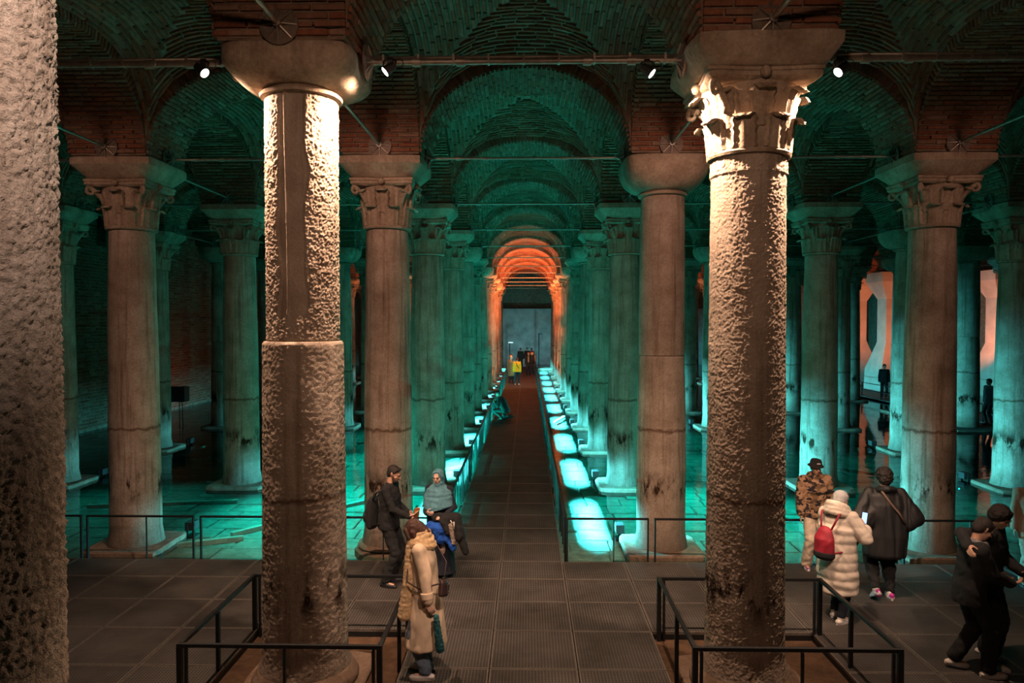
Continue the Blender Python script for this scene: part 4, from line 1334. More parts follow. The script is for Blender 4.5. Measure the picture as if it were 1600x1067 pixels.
def cloth(name, color, rough=0.9, var=.25, sc=14, bump=.25, bsc=160, sheen=0.0):
    m = simple(name, color, rough, 0, var, sc, bump, bsc); return m
M_SKIN = simple('skin', (0.52, 0.29, 0.20), 0.55, 0, .10, 18); M_SKIN2 = simple('fair_skin', (0.60, 0.38, 0.29), 0.55, 0, .08, 18)
M_EYE = simple('eye_dark', (0.02, 0.014, 0.012), 0.25); M_LIPS = simple('lip_colour', (0.38, 0.14, 0.12), 0.5)
M_BLACKC = cloth('black_cloth', (0.010, 0.010, 0.011)); M_BLACKT = cloth('black_trouser_cloth', (0.009, 0.009, 0.010)); M_NAVY = cloth('navy_cloth', (0.010, 0.013, 0.024))
M_TEALC = cloth('dusty_teal_cloth', (0.085, 0.22, 0.27)); M_BEIGE = cloth('beige_wool', (0.62, 0.47, 0.34), .95, .15, 9); M_SCARF = cloth('sand_scarf', (0.50, 0.34, 0.19), .95, .3, 30)
M_JEANS = cloth('blue_denim', (0.13, 0.17, 0.24), .9, .35, 26); M_WHITE = simple('white_leather', (0.72, 0.66, 0.66), .5, 0, .08, 20); M_SOLE = simple('pale_sole', (0.62, 0.57, 0.52), .6)
M_BROWNH = cloth('brown_hair', (0.060, 0.022, 0.014), .5, .5, 60, .5, 120); M_DARKH = cloth('dark_hair', (0.018, 0.011, 0.009), .5, .5, 60, .6, 120)
M_BAG = simple('dark_brown_leather', (0.030, 0.012, 0.012), .5, 0, .3, 20); M_BLUE = cloth('royal_blue_cloth', (0.008, 0.075, 0.40)); M_FUR = cloth('taupe_lining', (0.30, 0.23, 0.19), .95, .5, 60, .8, 90)
M_ORANGEP = simple('orange_phone_case', (0.62, 0.20, 0.06), .45); M_SCREEN = simple('phone_screen', (0.02, 0.02, 0.03), .2, emit=(0.45, 0.65, 1.0), estr=1.6)
M_CREAM = cloth('cream_quilt', (0.66, 0.57, 0.48), .85, .12, 8); M_GREYK = cloth('grey_knit', (0.42, 0.42, 0.43), .95, .2, 60, .6, 140); M_RED = cloth('crimson_nylon', (0.30, 0.012, 0.030), .6)
M_PANTS = cloth('cream_trouser_cloth', (0.58, 0.47, 0.36)); M_PURPLE = simple('purple_suede', (0.16, 0.05, 0.20), .8); M_PINK = simple('magenta_patch', (0.55, 0.03, 0.30), .6); M_PONCHO = simple('black_poncho_cloth', (0.012, 0.012, 0.0135), .62, 0, .2, 10)
M_STRAP = simple('brown_strap', (0.16, 0.10, 0.075), .7); M_YELLOW = cloth('mustard_jacket_cloth', (0.72, 0.36, 0.01)); M_KHAKI = cloth('khaki_cloth', (0.16, 0.13, 0.07)); M_GREYH = cloth('grey_hoodie_cloth', (0.20, 0.19, 0.20))
M_TEALD = cloth('dark_teal_knit', (0.012, 0.085, 0.10), .9, .6, 30)

def camo_mat():
    m, nt, out = new_mat('camouflage_fleece'); g = N(nt); b = g.n('ShaderNodeBsdfPrincipled'); b.inputs['Roughness'].default_value = .95
    tc = g.mapping(g.n('ShaderNodeTexCoord').outputs['Object'], (0, 0, 0), (1.0, 1.0, 1.5))
    a = g.noise(tc, 8.0, 2, .5); c2 = g.noise(g.mapping(tc, (5, 2, 1)), 9.0, 2, .5); c3 = g.noise(g.mapping(tc, (1, 7, 4)), 10.0, 2, .5)
    st = lambda v, t: g.ramp(v, [(t-.01, (0, 0, 0, 1)), (t+.01, (1, 1, 1, 1))])
    c = g.mix(st(a, .53), (0.40, 0.24, 0.14, 1), (0.20, 0.115, 0.06, 1)); c = g.mix(st(c2, .57), c, (0.028, 0.022, 0.020, 1)); c = g.mix(st(c3, .62), c, (0.015, 0.016, 0.03, 1))
    g.set(b.inputs['Base Color'], c)
    bp = g.n('ShaderNodeBump', i_Strength=.6, i_Distance=.02); g.set(bp.inputs['Height'], g.noise(tc, 90, 3)); nt.links.new(bp.outputs[0], b.inputs['Normal']); nt.links.new(b.outputs[0], out.inputs[0])
    return m
M_CAMO = camo_mat()

def world_pt(root, p):
    """a point of a person's own frame, in the hall's frame (roots only turn about z)"""
    a = root.rotation_euler[2]; c, s = math.cos(a), math.sin(a)
    return Vector((root.location[0] + p[0]*c - p[1]*s, root.location[1] + p[0]*s + p[1]*c, root.location[2] + p[2]))
def held(name, root, p, label, cat, group=None):
    """a thing of its own, carried by a person: same heading"""
    return empty(name, world_pt(root, p), root.rotation_euler[2], label, cat, group, 'thing')

# ---------------------------------------------------------------- bearded man in black, facing right
R1 = person((-2.03, 10.43), (1, -0.16), 'bearded man in black sweater and trousers holding out a phone, black backpack on')
P = pose(1.75, .04, 0, ((-.12, .02, 0, .25, 0), (.12, -.02, 0, -.1, 0)), ((-.20, .22, 1.02), (.16, .36, 1.06)), (-.05, .38), broad=1.12)
link_mesh('body', body_mesh(P, (None, ((-.05, .9, .25), (-.35, -.1, 1), (-.8, .1, .5), .5)), .0075, M_SKIN), R1)
eyes_and_mouth(P, R1, M_DARKH)
hair_cap(P, R1, M_DARKH, .006)
mb = MB(); s = P.s; h = lambda x, y, z: P.hc + P.hR @ V(x*s, y*s, z*s)
cap(mb, h(-.058, .02, -.03), h(-.048, .05, -.085), .016*s, .022*s); cap(mb, h(.058, .02, -.03), h(.048, .05, -.085), .016*s, .022*s); cap(mb, h(-.045, .055, -.088), h(.045, .055, -.088), .026*s, .026*s); cap(mb, h(0, .075, -.095), h(0, .08, -.105), .03*s, .022*s); cap(mb, h(-.028, .092, -.046), h(.028, .092, -.046), .008*s, .008*s)
link_mesh('beard', remeshed(mb, .008, 2, 'beard', M_DARKH, .004, (50, 50, 50)), R1)
mb = MB(); top_garment(mb, P, 1.17, -.09, 1.0); ell(mb, P.waist + V(0, .06, .02), .16, .10, .17)
link_mesh('sweater', remeshed(mb, .012, 3, 'sweater', M_BLACKC, .010, (11, 11, 13)), R1)
link_mesh('trousers', trousers(P, M_BLACKT, (.105, .078, .064)), R1)
shoes(P, R1, M_DARK, M_DARK)
w = P.wr[1]; ph = held('phone', R1, w + V(-.06, .10, .045), 'phone in an orange case held out by the bearded man', 'phone'); ph.rotation_euler[0] = 1.25; ph.rotation_euler[2] -= .9
MB().box((0, 0, 0), (0.078, 0.155, 0.013)).build('case', M_ORANGEP, ph); MB().box((0, 0, 0.0075), (0.068, 0.142, 0.003)).build('screen', M_SCREEN, ph)
bp_ = held('backpack', R1, V(0, -.23, 1.06), 'black backpack on the back of the bearded man', 'backpack')
mb = MB(); loft(mb, [(V(0, -.02, -.24), V(1, 0, 0), V(0, 1, 0), .12, .05), (V(0, -.03, -.20), V(1, 0, 0), V(0, 1, 0), .16, .085), (V(0, -.03, .05), V(1, 0, 0), V(0, 1, 0), .155, .09), (V(0, -.01, .19), V(1, 0, 0), V(0, 1, 0), .12, .065), (V(0, 0, .23), V(1, 0, 0), V(0, 1, 0), .06, .03)])
link_mesh('bag', remeshed(mb, .012, 2, 'bag', M_BLACKC, .006, (9, 9, 9)), bp_)
mb = MB(); ell(mb, V(0, -.105, -.07), .12, .05, .11); link_mesh('front_pocket', remeshed(mb, .011, 2, 'front_pocket', M_DARK), bp_)
for sg in (-1, 1): MB().tube([V(sg*.10, .02, .20), V(sg*.13, .09, .31), V(sg*.14, .22, .36), V(sg*.155, .355, .24), V(sg*.17, .34, .02), V(sg*.185, .20, -.12), V(sg*.15, .02, -.16)], .014, 6).build('strap', M_DARK, bp_, smooth=True)
MB().tube([V(-.03, .0, .22), V(-.02, .0, .27), V(.02, .0, .27), V(.03, .0, .22)], .007, 6).build('grab_loop', M_DARK, bp_, smooth=True)

# ---------------------------------------------------------------- woman in the teal headscarf
R2 = person((-1.33, 10.80), (-0.22, -1), 'smiling woman in dusty teal headscarf and long dark dress, coats over her arm')
P = pose(1.62, .03, 0, ((-.09, .0, 0, .15, 0), (.09, .02, 0, -.15, 0)), ((-.16, .22, .98), (.12, .22, 1.0)), (-.08, .20))
link_mesh('body', body_mesh(P, (((.5, .8, 0), (.3, -.2, -.8), (0, .2, 1), .5), ((-.7, .6, .1), (0, -1, .2), (0, .1, 1), .5)), .0075, M_SKIN2), R2)
eyes_and_mouth(P, R2, M_DARKH)
s = P.s; h = lambda x, y, z: P.hc + P.hR @ V(x*s, y*s, z*s)
mb = MB()
for a in np.linspace(-1.9, 1.9, 13):                         # cloth ring that frames the face
    a2 = a + .12; f = lambda q: h(.076*math.sin(q), .042 - .012*(1-math.cos(q)), .010 + .100*math.cos(q))
    cap(mb, f(a-.17), f(a+.17), .020*s, .020*s, 8)
ell(mb, h(0, -.028, .026), .094*s, .098*s, .108*s, P.hR); ell(mb, h(0, -.06, -.05), .088*s, .066*s, .10*s, P.hR)
cap(mb, h(-.055, .03, -.088), h(.055, .03, -.088), .035*s, .035*s); cap(mb, h(0, .045, -.115), h(0, .035, -.15), .05*s, .07*s)
cap(mb, h(0, -.02, -.10), P.neck - V(0, 0, .05), .085*s, .11*s)
up = V(0, 0, 1)
loft(mb, [(P.chest + V(.02, .03, -.17), V(.97, 0, -.25), P.pf, .235, .175), (P.chest + V(0, .03, -.10), P.pr, P.pf, .245, .175), (P.chest, P.pr, P.pf, .245, .165), (P.sh, P.pr, P.pf, .215, .125), (P.sh + up*.05, P.pr, P.pf, .15, .10), (P.neck + up*.03, P.pr, P.pf, .09, .085)])
link_mesh('headscarf', remeshed(mb, .0095, 2, 'headscarf', M_TEALC, .012, (6, 6, 16)), R2)
mb = MB(); top_garment(mb, P, 1.12, -.06)
loft(mb, [(V(0, 0, .06), P.pr, P.pf, .25, .20), (V(0, 0, .4), P.pr, P.pf, .22, .18), (P.pel, P.pr, P.pf, .20, .15), (P.waist, P.pr, P.pf, .175, .13)])
link_mesh('dress', remeshed(mb, .013, 3, 'dress', M_NAVY, .014, (11, 11, 3)), R2)
shoes(P, R2, M_DARK, M_DARK)
ct = held('black_coat', R2, V(-.20, .20, .90), 'black coat with pale lining hung over the headscarf woman\'s arm', 'coat')
mb = MB(); cap(mb, V(.16, .04, .05), V(-.14, .04, .06), .075, .085); cap(mb, V(-.14, .05, .04), V(-.20, .07, -.18), .085, .10); cap(mb, V(-.20, .07, -.15), V(-.30, .07, -.42), .075, .05); cap(mb, V(.03, .10, .03), V(-.06, .13, -.12), .07, .06)
link_mesh('shell', remeshed(mb, .011, 2, 'shell', M_BLACKC, .014, (14, 14, 9)), ct)
mb = MB(); cap(mb, V(-.10, .155, -.02), V(-.14, .16, -.27), .040, .030); link_mesh('lining', remeshed(mb, .009, 2, 'lining', M_FUR, .010, (40, 40, 40)), ct)
MB().tube([V(-.10, .17, .06), V(-.13, .18, .02), V(-.155, .19, .05), V(-.16, .185, -.06)], .010, 6).build('zip_edge', M_SOLE, ct, smooth=True)
cb = held('blue_jacket', R2, V(-.05, .22, .78), 'bright blue jacket bundled under the black coat', 'jacket')
mb = MB(); cap(mb, V(.10, .03, .03), V(-.06, .06, .02), .085, .10); cap(mb, V(-.02, .06, .0), V(-.06, .06, -.13), .09, .075); cap(mb, V(-.30, .0, .07), V(-.36, .0, .03), .055, .045); cap(mb, V(-.24, .08, -.20), V(-.27, .08, -.25), .05, .045); cap(mb, V(-.06, .05, -.02), V(-.28, .04, .02), .05, .05); cap(mb, V(-.10, .05, -.08), V(-.25, .07, -.2), .05, .045)
link_mesh('cloth', remeshed(mb, .011, 2, 'cloth', M_BLUE, .012, (14, 14, 14)), cb)

# ---------------------------------------------------------------- woman in the beige coat
R3 = person((-1.10, 7.74), (-1, 0.10), 'woman in long beige coat and sand scarf, jeans and white sneakers, looking down')
P = pose(1.72, .09, .04, ((-.11, -.03, 0, .05, 0), (.13, .02, 0, -.05, 0)), ((-.27, -.10, .80), (.26, .14, .84)), (.10, .62), poles=(V(-.4, -.9, .1), None))
link_mesh('body', body_mesh(P, (((0, -.45, -.9), (.9, .1, 0), (0, .9, -.4), .75), None), .0075, M_SKIN2), R3)
eyes_and_mouth(P, R3, M_BROWNH)
s = P.s; h = lambda x, y, z: P.hc + P.hR @ V(x*s, y*s, z*s)
mb = MB(); ell(mb, h(0, -.022, .03), .094*s, .106*s, .100*s, P.hR); cap(mb, h(-.075, .0, .0), h(-.070, .045, -.115), .040*s, .034*s); cap(mb, h(.075, .0, .0), h(.070, .045, -.115), .040*s, .034*s); cap(mb, h(0, -.06, -.01), h(0, -.075, -.10), .08*s, .07*s); cap(mb, h(-.06, .06, .075), h(-.072, .075, -.03), .026*s, .024*s); cap(mb, h(.06, .06, .075), h(.072, .075, -.03), .026*s, .024*s)
link_mesh('hair', remeshed(mb, .009, 2, 'hair', M_BROWNH, .007, (40, 40, 8)), R3)
mb = MB(); top_garment(mb, P, 1.12, -.05, 1.05, True, (.080, .070, .062), .10)
hc_ = V(0, .01, .33)
loft(mb, [(hc_, P.pr, P.pf, .235, .225), (hc_ + V(0, 0, .02), P.pr, P.pf, .25, .235), (V(0, .0, .55), P.pr, P.pf, .225, .205), (P.pel - V(0, 0, .08), P.pr, P.pf, .205, .175), (P.waist, P.pr, P.pf, .185, .14), (P.chest, P.ra, P.fa, .195, .14)])
link_mesh('coat', remeshed(mb, .013, 9, 'coat', M_BEIGE, .015, (9, 9, 4)), R3)
mb = MB(); d = (P.elb[0] - P.wr[0]).normalized(); c0 = P.wr[0] + d*.035; mb.cyl(c0, c0 + d*.075, .070, .074, 20); link_mesh('cuff', remeshed(mb, .009, 2, 'cuff', M_BEIGE), R3)
mb = MB(); nk = P.neck + P.up*.01
for k_, (rz_, rx, ry, rr_) in enumerate(((-.03, .115, .120, .042), (.020, .105, .115, .042), (.065, .090, .108, .036), (.095, .078, .098, .026))):
    L = [nk + P.ra*(rx*math.cos(a)) + P.fa*(ry*math.sin(a) + .012*k_) + P.up*(rz_ + .022*math.sin(a*1 + .9*k_)) for a in np.linspace(0, 2*PI, 21)]
    for i in range(20): cap(mb, L[i], L[i+1], rr_, rr_, 8)
cap(mb, nk + V(-.09, .10, -.04), V(-.13, .175, 1.02), .055, .060, 12, V(1, 0, 0), .6); cap(mb, V(-.13, .175, 1.02), V(-.14, .215, .70), .060, .075, 12, V(1, 0, 0), .5)
cap(mb, nk + V(.05, .12, -.04), V(.04, .22, .90), .05, .07, 12, V(0, 1, 0), .5)
link_mesh('scarf', remeshed(mb, .010, 2, 'scarf', M_SCARF, .008, (16, 16, 30)), R3)
link_mesh('jeans', trousers(P, M_JEANS, (.095, .078, .074), hem=.03), R3)
shoes(P, R3, M_WHITE, M_SOLE, 1.04)
bg = held('shoulder_bag', R3, V(-.16, -.225, 1.02), 'small dark brown bag hanging at the beige coat woman\'s back', 'bag'); bg.rotation_euler[1] = .30
mb = MB(); loft(mb, [(V(0, 0, -.085), V(1, 0, 0), V(0, 1, 0), .105, .035), (V(0, 0, -.07), V(1, 0, 0), V(0, 1, 0), .115, .05), (V(0, 0, .06), V(1, 0, 0), V(0, 1, 0), .112, .045), (V(0, 0, .085), V(1, 0, 0), V(0, 1, 0), .09, .03)])
link_mesh('bag', remeshed(mb, .009, 2, 'bag', M_BAG), bg); MB().box((0, -.05, -.01), (.10, .012, .09)).build('flap', M_BAG, bg); MB().sphere((0, -.060, -.035), .009, 8, 6).build('clasp', M_STEEL, bg, smooth=True)
MB().tube([V(.10, .02, .06), V(.22, .03, .26), V(.21, .14, .43), V(.12, .30, .38), V(-.02, .40, .22), V(-.07, .38, .05), V(-.08, .24, -.02), V(-.11, .02, .05)], .009, 6).build('strap', M_BAG, bg, smooth=True)
sc2 = held('knitted_scarf', R3, V(-.27, -.19, .66), 'dark teal knitted scarf dangling from the beige coat woman\'s hand', 'scarf')
mb = MB(); cap(mb, V(0, .02, .09), V(.0, 0, -.08), .030, .038); cap(mb, V(0, 0, -.08), V(.01, -.02, -.25), .040, .048)
link_mesh('knit', remeshed(mb, .009, 2, 'knit', M_TEALD, .010, (30, 30, 40)), sc2)

# ---------------------------------------------------------------- man in camouflage fleece
R4 = person((4.50, 11.30), (0.05, -1), 'man in black bucket hat and camouflage fleece, cream trousers, facing the viewer')
P = pose(1.68, .02, 0, ((-.12, .0, 0, .2, 0), (.13, .03, 0, -.2, 0)), ((-.22, .15, .90), (.25, .08, .86)), (.0, .12), broad=1.1)
link_mesh('body', body_mesh(P, None, .0085, M_SKIN), R4); eyes_and_mouth(P, R4, M_DARKH)
hair_cap(P, R4, M_DARKH, .004)
mb = MB(); s = P.s; c = P.hc; mb.rings([[c + P.hR @ V(r_*math.cos(2*PI*j/24)*s, (r_*1.12*math.sin(2*PI*j/24) - .012)*s, z_*s) for j in range(24)] for r_, z_ in ((.120, .030), (.124, .034), (.092, .062), (.088, .11), (.075, .135), (.03, .145))]); o = mb.build('hat', M_BLACKC, R4, smooth=True, angle=50)
b_ = MB(); cap(b_, c + P.hR @ V(-.022*s, .090*s, .092*s), c + P.hR @ V(.022*s, .090*s, .092*s), .011*s, .011*s, 8, P.hR @ V(0, 1, 0), .5); b_.build('patch', M_WHITE, o, smooth=True)
mb = MB(); top_garment(mb, P, 1.30, -.09, .95, True, (.092, .082, .064), .06); cap(mb, P.neck + V(-.06, .0, .02), P.neck + V(.06, .0, .02), .075, .075)
link_mesh('fleece', remeshed(mb, .012, 2, 'fleece', M_CAMO, .016, (12, 12, 12)), R4)
link_mesh('trousers', trousers(P, M_PANTS, (.105, .092, .085), hem=-.01), R4)
shoes(P, R4, M_PURPLE, M_SOLE)

# ---------------------------------------------------------------- woman in the long cream quilted coat
R5 = person((4.00, 9.28), (0.80, 0.60), 'woman in long cream quilted coat and grey knit hat, red backpack, seen from behind')
P = pose(1.66, .03, 0, ((-.09, .10, 0, .1, 0), (.09, -.06, 0, -.1, 0)), ((-.10, .30, 1.13), (.20, .28, 1.18)), (-.25, .15))
link_mesh('body', body_mesh(P, (None, ((-.3, .4, .85), (-.8, -.3, .1), (0, -.4, .8), .5)), .0085, M_SKIN2), R5); eyes_and_mouth(P, R5, M_BROWNH)
s = P.s; mb = MB(); ell(mb, P.hc + P.hR @ V(0, -.012*s, .042*s), .095*s, .108*s, .092*s, P.hR); ell(mb, P.hc + P.hR @ V(0, -.035*s, .0), .091*s, .088*s, .06*s, P.hR)
link_mesh('knit_hat', remeshed(mb, .009, 2, 'knit_hat', M_GREYK, .003, (60, 60, 8)), R5)
hair_cap(P, R5, M_BROWNH, -.004, .03)
mb = MB(); top_garment(mb, P, 1.30, -.05, 1.0, True, (.100, .100, .080), .12)
loft(mb, [(V(0, .02, .36), P.pr, P.pf, .20, .18), (V(0, .02, .39), P.pr, P.pf, .245, .225), (V(0, .01, .6), P.pr, P.pf, .25, .225), (P.pel, P.pr, P.pf, .238, .195), (P.waist, P.pr, P.pf, .23, .18), (P.chest, P.ra, P.fa, .24, .18)])
me = remeshed(mb, .012, 3, 'coat', M_CREAM, .012, (8, 8, 8))
for v_ in me.vertices:                                         # quilting: horizontal tubes
    q = .010*abs(math.sin(v_.co.z*PI/0.115)); r_ = math.hypot(v_.co.x, v_.co.y) + 1e-6; v_.co.x += v_.co.x/r_*q; v_.co.y += v_.co.y/r_*q
link_mesh('coat', me, R5)
mb = MB(); nk = P.neck + P.up*.03
for k_ in range(3):
    L = [nk + P.ra*((.135 - .012*k_)*math.cos(a)) + P.fa*((.125 - .008*k_)*math.sin(a) - .03) + P.up*(-.05 + .045*k_ + .05*math.sin(a)*-1) for a in np.linspace(-PI*1.30, PI*.30, 17)]
    for i in range(16): cap(mb, L[i], L[i+1], .050, .050, 8)
link_mesh('hood', remeshed(mb, .011, 3, 'hood', M_CREAM, .008, (14, 14, 14)), R5)
link_mesh('jeans', trousers(P, M_NAVY, (.09, .066, .056)), R5); shoes(P, R5, M_SOLE, M_WHITE, 1.08)
rb_ = held('red_backpack', R5, V(-.01, -.27, 1.06), 'crimson backpack with dark base on the cream quilted coat', 'backpack')
mb = MB(); loft(mb, [(V(0, -.01, -.20), V(1, 0, 0), V(0, 1, 0), .10, .05), (V(0, -.02, -.15), V(1, 0, 0), V(0, 1, 0), .135, .085), (V(0, -.02, .05), V(1, 0, 0), V(0, 1, 0), .13, .085), (V(0, 0, .16), V(1, 0, 0), V(0, 1, 0), .09, .055), (V(0, .01, .20), V(1, 0, 0), V(0, 1, 0), .04, .025)])
link_mesh('bag', remeshed(mb, .011, 2, 'bag', M_RED, .006, (10, 10, 10)), rb_)
mb = MB(); loft(mb, [(V(0, -.015, -.215), V(1, 0, 0), V(0, 1, 0), .10, .055), (V(0, -.02, -.17), V(1, 0, 0), V(0, 1, 0), .142, .092), (V(0, -.02, -.11), V(1, 0, 0), V(0, 1, 0), .139, .092)]); link_mesh('base_panel', remeshed(mb, .010, 2, 'base_panel', M_BLACKC), rb_)
for sg in (-1, 1): MB().tube([V(sg*.07, .02, .17), V(sg*.12, .12, .36), V(sg*.15, .28, .38), V(sg*.16, .455, .24), V(sg*.20, .44, .0), V(sg*.22, .30, -.10), V(sg*.12, .02, -.12)], .013, 6).build('strap', M_RED, rb_, smooth=True)
p5 = held('phone', R5, P.wr[1] + V(-.03, .06, .13), 'lit phone held up by the woman in the cream coat', 'phone'); p5.rotation_euler[0] = -.25
MB().box((0, 0, 0), (.075, .010, .15)).build('case', M_DARK, p5); MB().box((0, -.0062, 0), (.066, .003, .138)).build('screen', M_SCREEN, p5)

# ---------------------------------------------------------------- walker in the black poncho
R6 = person((4.96, 10.0), (0.12, 1), 'person in loose black poncho with brown strap and dark curly hair, walking away')
P = pose(1.80, .05, 0, ((-.13, -.06, .03, .1, .55), (.10, .04, 0, -.1, 0)), ((-.30, .02, .98), (.33, .06, .98)), (.25, .1), broad=1.1)
link_mesh('body', body_mesh(P, None, .0085, M_SKIN), R6); eyes_and_mouth(P, R6, M_DARKH)
hair_cap(P, R6, M_DARKH, .026, .0, 'hair', .016, 4)
mb = MB(); up = V(0, 0, 1)
loft(mb, [(V(0, .0, .60), P.pr, P.pf, .26, .16), (V(0, .0, .64), P.pr, P.pf, .28, .185), (V(0, .0, .90), P.pr, P.pf, .30, .185), (P.chest, P.ra, P.fa, .275, .165), (P.sh - up*.02, P.ra, P.fa, .235, .13), (P.sh + up*.05, P.ra, P.fa, .13, .095), (P.neck + up*.01, P.ra, P.fa, .075, .07)])
for i in (0, 1):
    sg = -1 if i == 0 else 1
    cap(mb, P.shd[i], P.elb[i] + V(sg*.05, 0, -.06), .085, .115, 12, V(0, 1, 0), .75); cap(mb, P.shd[i] + V(-sg*.06, 0, -.12), P.elb[i] + V(-sg*.04, 0, -.12), .12, .12, 12, V(0, 1, 0), .8)
L = [P.neck + P.ra*(.10*math.cos(a)) + P.fa*(.10*math.sin(a) - .035) + up*(-.005 - .03*math.sin(a)) for a in np.linspace(-PI*1.2, PI*.2, 13)]
for i in range(12): cap(mb, L[i], L[i+1], .042, .042, 8)
link_mesh('poncho', remeshed(mb, .013, 3, 'poncho', M_PONCHO, .022, (13, 13, 1.6)), R6)
mb = MB(); a_ = [P.sh + V(-.09, -.135, .06), P.sh + V(.02, -.165, -.10), P.chest + V(.12, -.185, -.08), P.chest + V(.20, -.17, -.22)]
MB().tube(a_, .016, 6).build('strap', M_STRAP, R6, smooth=True)
link_mesh('trousers', trousers(P, M_BLACKT, (.115, .105, .055), .020), R6); shoes(P, R6, M_SOLE, M_WHITE, 1.08, M_PINK)
sl = MB(); cap(sl, P.wr[1] + (P.elb[1]-P.wr[1])*.05, P.wr[1] + (P.elb[1]-P.wr[1])*.25, .045, .05); sl.build('cuff', M_PANTS, R6, smooth=True)

# ---------------------------------------------------------------- the dark pair at the far right
R7 = person((4.85, 7.92), (1, -.10), 'young man all in black with grey hood collar, front one of the dark pair')
P = pose(1.72, .10, -.1, ((-.10, -.10, .01, .1, .2), (.10, .16, 0, 0, 0)), ((-.10, .34, 1.06), (.12, .36, 1.04)), (.1, .55), broad=1.1)
link_mesh('body', body_mesh(P, (None, ((-.2, .9, .1), (-.3, 0, 1), (-.8, 0, .3), .5)), .0085, M_SKIN), R7); eyes_and_mouth(P, R7, M_DARKH)
hair_cap(P, R7, M_DARKH, .012)
mb = MB(); top_garment(mb, P, 1.22, -.14, 1.0, True, (.080, .070, .055)); link_mesh('jacket', remeshed(mb, .012, 3, 'jacket', M_BLACKC, .012, (10, 10, 10)), R7)
mb = MB(); L = [P.neck + P.ra*(.095*math.cos(a)) + P.fa*(.10*math.sin(a)) + P.up*(-.02*math.sin(a)) for a in np.linspace(0, 2*PI, 17)]
for i in range(16): cap(mb, L[i], L[i+1], .032, .032, 8)
cap(mb, P.sh + P.fa*.115 + P.up*.02, P.waist + P.fa*.14, .05, .055, 12, V(0, 1, 0), .5); link_mesh('hooded_top', remeshed(mb, .010, 2, 'hooded_top', M_GREYH, .006), R7)
link_mesh('trousers', trousers(P, M_BLACKT, (.105, .088, .078)), R7); shoes(P, R7, M_SOLE, M_WHITE, 1.05)
R8 = person((5.22, 8.22), (.62, -.78), 'taller young man in black with arm round his friend, both looking at a phone')
tgt = Vector((4.74, 7.78, DECK + 1.43)); a8 = R8.rotation_euler[2]; q = tgt - Vector(R8.location); ql = V(q.x*math.cos(-a8) - q.y*math.sin(-a8), q.x*math.sin(-a8) + q.y*math.cos(-a8), q.z)
P = pose(1.80, .10, .1, ((-.12, -.05, 0, .1, 0), (.12, .10, 0, -.1, 0)), ((-.02, .34, 1.10), tuple(ql)), (-.25, .50), broad=1.1, poles=(None, V(.3, -.6, .2)))
link_mesh('body', body_mesh(P, (((.2, .9, .2), (.2, 0, 1), (.8, 0, .3), .6), None), .0085, M_SKIN), R8); eyes_and_mouth(P, R8, M_DARKH)
hair_cap(P, R8, M_DARKH, .022, 0, 'hair', .008, 2)
mb = MB(); top_garment(mb, P, 1.20, -.14, 1.0, True, (.080, .070, .055)); link_mesh('jacket', remeshed(mb, .012, 3, 'jacket', M_BLACKC, .012, (10, 10, 10)), R8)
link_mesh('trousers', trousers(P, M_BLACKT, (.105, .088, .078)), R8); shoes(P, R8, M_SOLE, M_WHITE, 1.05)
p8 = held('phone', R8, P.wr[0] + V(.03, .12, .03), 'phone held by the taller of the dark pair', 'phone'); p8.rotation_euler[0] = .4
MB().box((0, 0, 0), (.075, .15, .012)).build('case', M_DARK, p8); MB().box((0, 0, .007), (.066, .138, .003)).build('screen', M_DARK, p8)

# ---------------------------------------------------------------- quick figures farther off
def figure(loc, heading, label, H, topm, legm, hairm=None, drop=0.0, feet=None, wrists=None, lean=.03, head=(0, .1), shoe=None, girth=1.15, skirt=None, front=None, hands=None, voxel=.014, headwear=None):
    R = person(loc, heading, label)
    P = pose(H, lean, 0, feet or ((-.11, .0, 0, .15, 0), (.11, .03, 0, -.15, 0)), wrists, head, drop)
    link_mesh('body', body_mesh(P, hands, .010, M_SKIN), R); eyes_and_mouth(P, R)
    hair_cap(P, R, hairm or M_DARKH, .010)
    mb = MB(); top_garment(mb, P, girth, -.10, 1.0, True, (.078, .066, .054))
    if skirt: loft(mb, [(V(0, 0, skirt), P.pr, P.pf, .21, .18), (P.pel, P.pr, P.pf, .19, .145), (P.waist, P.pr, P.pf, .18, .13)])
    link_mesh('coat' if skirt else 'jacket', remeshed(mb, voxel, 3, 'coat', topm, .010), R)
    link_mesh('trousers', trousers(P, legm, voxel=voxel), R); shoes(P, R, shoe or M_DARK, shoe or M_DARK)
    if front is not None:
        m2 = MB(); cap(m2, P.sh + P.fa*.12, P.waist + P.fa*.145, .045, .05, 10, V(0, 1, 0), .5); m2.build('shirt_front', front, R, smooth=True)
    return R, P
figure((7.36, 10.6), (-.2, -1), 'person in beige jacket and pale trousers, cut off by the right edge', 1.66, M_BEIGE, M_PANTS, M_BROWNH)
Ry, Py = figure((-0.63, 44.0), (0.05, 1), 'person in mustard yellow jacket with black strap, far down the walkway', 1.66, M_YELLOW, M_NAVY, M_BROWNH, shoe=M_WHITE, girth=1.35)
MB().tube([Py.sh + V(-.06, -.15, .05), Py.chest + V(.02, -.185, -.02), Py.waist + V(.14, -.17, -.02)], .012, 6).build('strap', M_DARK, Ry, smooth=True)
figure((-1.02, 45.2), (.3, 1), 'person in khaki skirted coat beside the yellow jacket', 1.66, M_KHAKI, M_NAVY, M_GREYK, skirt=.45)
figure((-1.12, 47.8), (1, .2), 'person in dark navy coat at left railing beyond the yellow jacket', 1.70, M_NAVY, M_NAVY, M_DARKH)
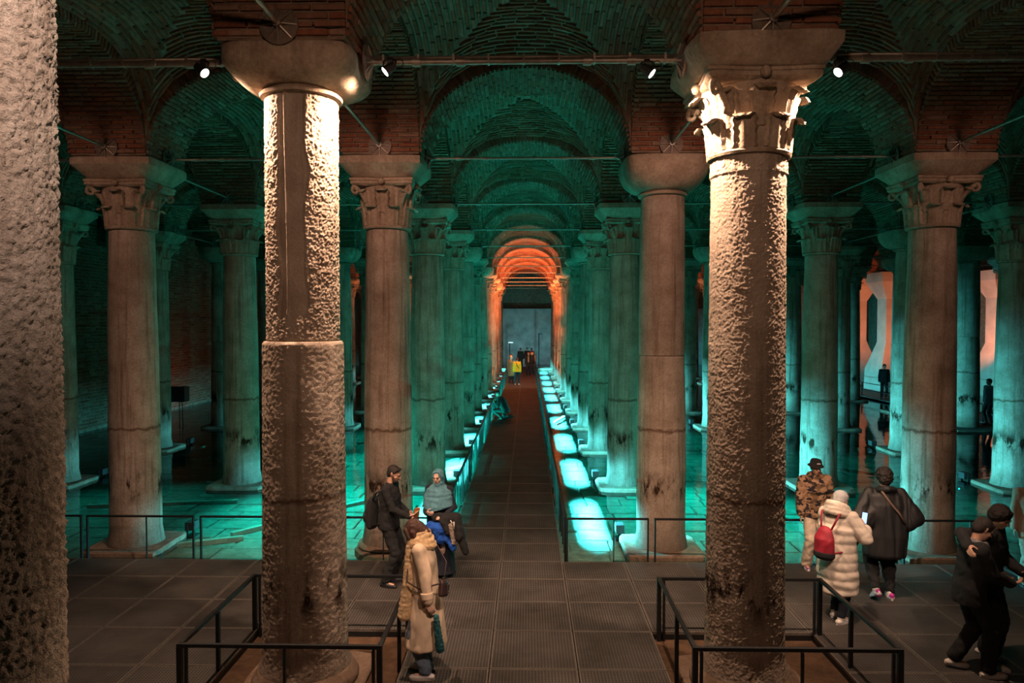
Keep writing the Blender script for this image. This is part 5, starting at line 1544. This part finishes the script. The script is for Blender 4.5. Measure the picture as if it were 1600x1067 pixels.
figure((0.09, 50.8), (-.1, -1), 'person in black coat with pale scarf front, far down the walkway', 1.72, M_BLACKC, M_BLACKT, M_BROWNH, skirt=.7, front=M_SCARF)
figure((0.36, 52.0), (-.6, -.8), 'person in black standing just behind the pale scarf figure', 1.68, M_BLACKC, M_BLACKT, M_BROWNH)
figure((-0.55, 58.0), (0, -1), 'person in black suit standing alone before the end wall', 1.74, M_BLACKC, M_BLACKT, M_DARKH)
figure((-0.02, 59.0), (.3, -1), 'person in dark coat, left one of two before the end wall', 1.74, M_BLACKC, M_BLACKT, M_DARKH)
figure((0.36, 59.9), (-.3, -1), 'person in brown coat, right one of two before the end wall', 1.66, M_KHAKI, M_BLACKT, M_BROWNH)
# crouching photographer with a tripod
Rp, Pp = figure((-0.86, 28.2), (-1, .15), 'photographer in dark clothes crouching on the walkway behind a tripod', 1.72, M_BLACKC, M_BLACKT, M_DARKH, drop=.52, feet=((-.14, .12, 0, .1, 0), (.14, -.22, .02, -.1, .6)), wrists=((-.10, .40, .72), (.12, .40, .72)), lean=.45, head=(0, .1), girth=1.45)
tp = empty('tripod', (-1.26, 28.62, DECK), 0, 'black tripod with camera at the left railing before the crouching photographer', 'tripod', None, 'thing')
for a in (0.4, 2.5, 4.6): MB().cyl((.035*math.cos(a)*5, .05*math.sin(a)*5, 0.0), (0, 0, .62), .012, .016, 8).build('leg', M_DARK, tp)
MB().cyl((0, 0, .60), (0, 0, .72), .022, n=10).build('column', M_DARK, tp)
cm = MB().box((0, 0, .78), (.11, .14, .10)); cm.build('camera_body', M_DARK, tp); MB().cyl((-.05, 0, .78), (-.16, 0, .78), .035, .038, 14).build('camera_lens', M_DARK, tp, smooth=True, angle=40)
# on the side walkway, far right
figure((17.95, 36.5), (-.3, -1), 'dark figure on the side walkway beside the orange pier, far right', 1.72, M_BLACKC, M_BLACKT, M_DARKH)
figure((17.3, 27.2), (-1, -.2), 'dark figure on the side walkway right of the second right column', 1.72, M_BLACKC, M_BLACKT, M_DARKH)
bpy.data.scenes.remove(TS)
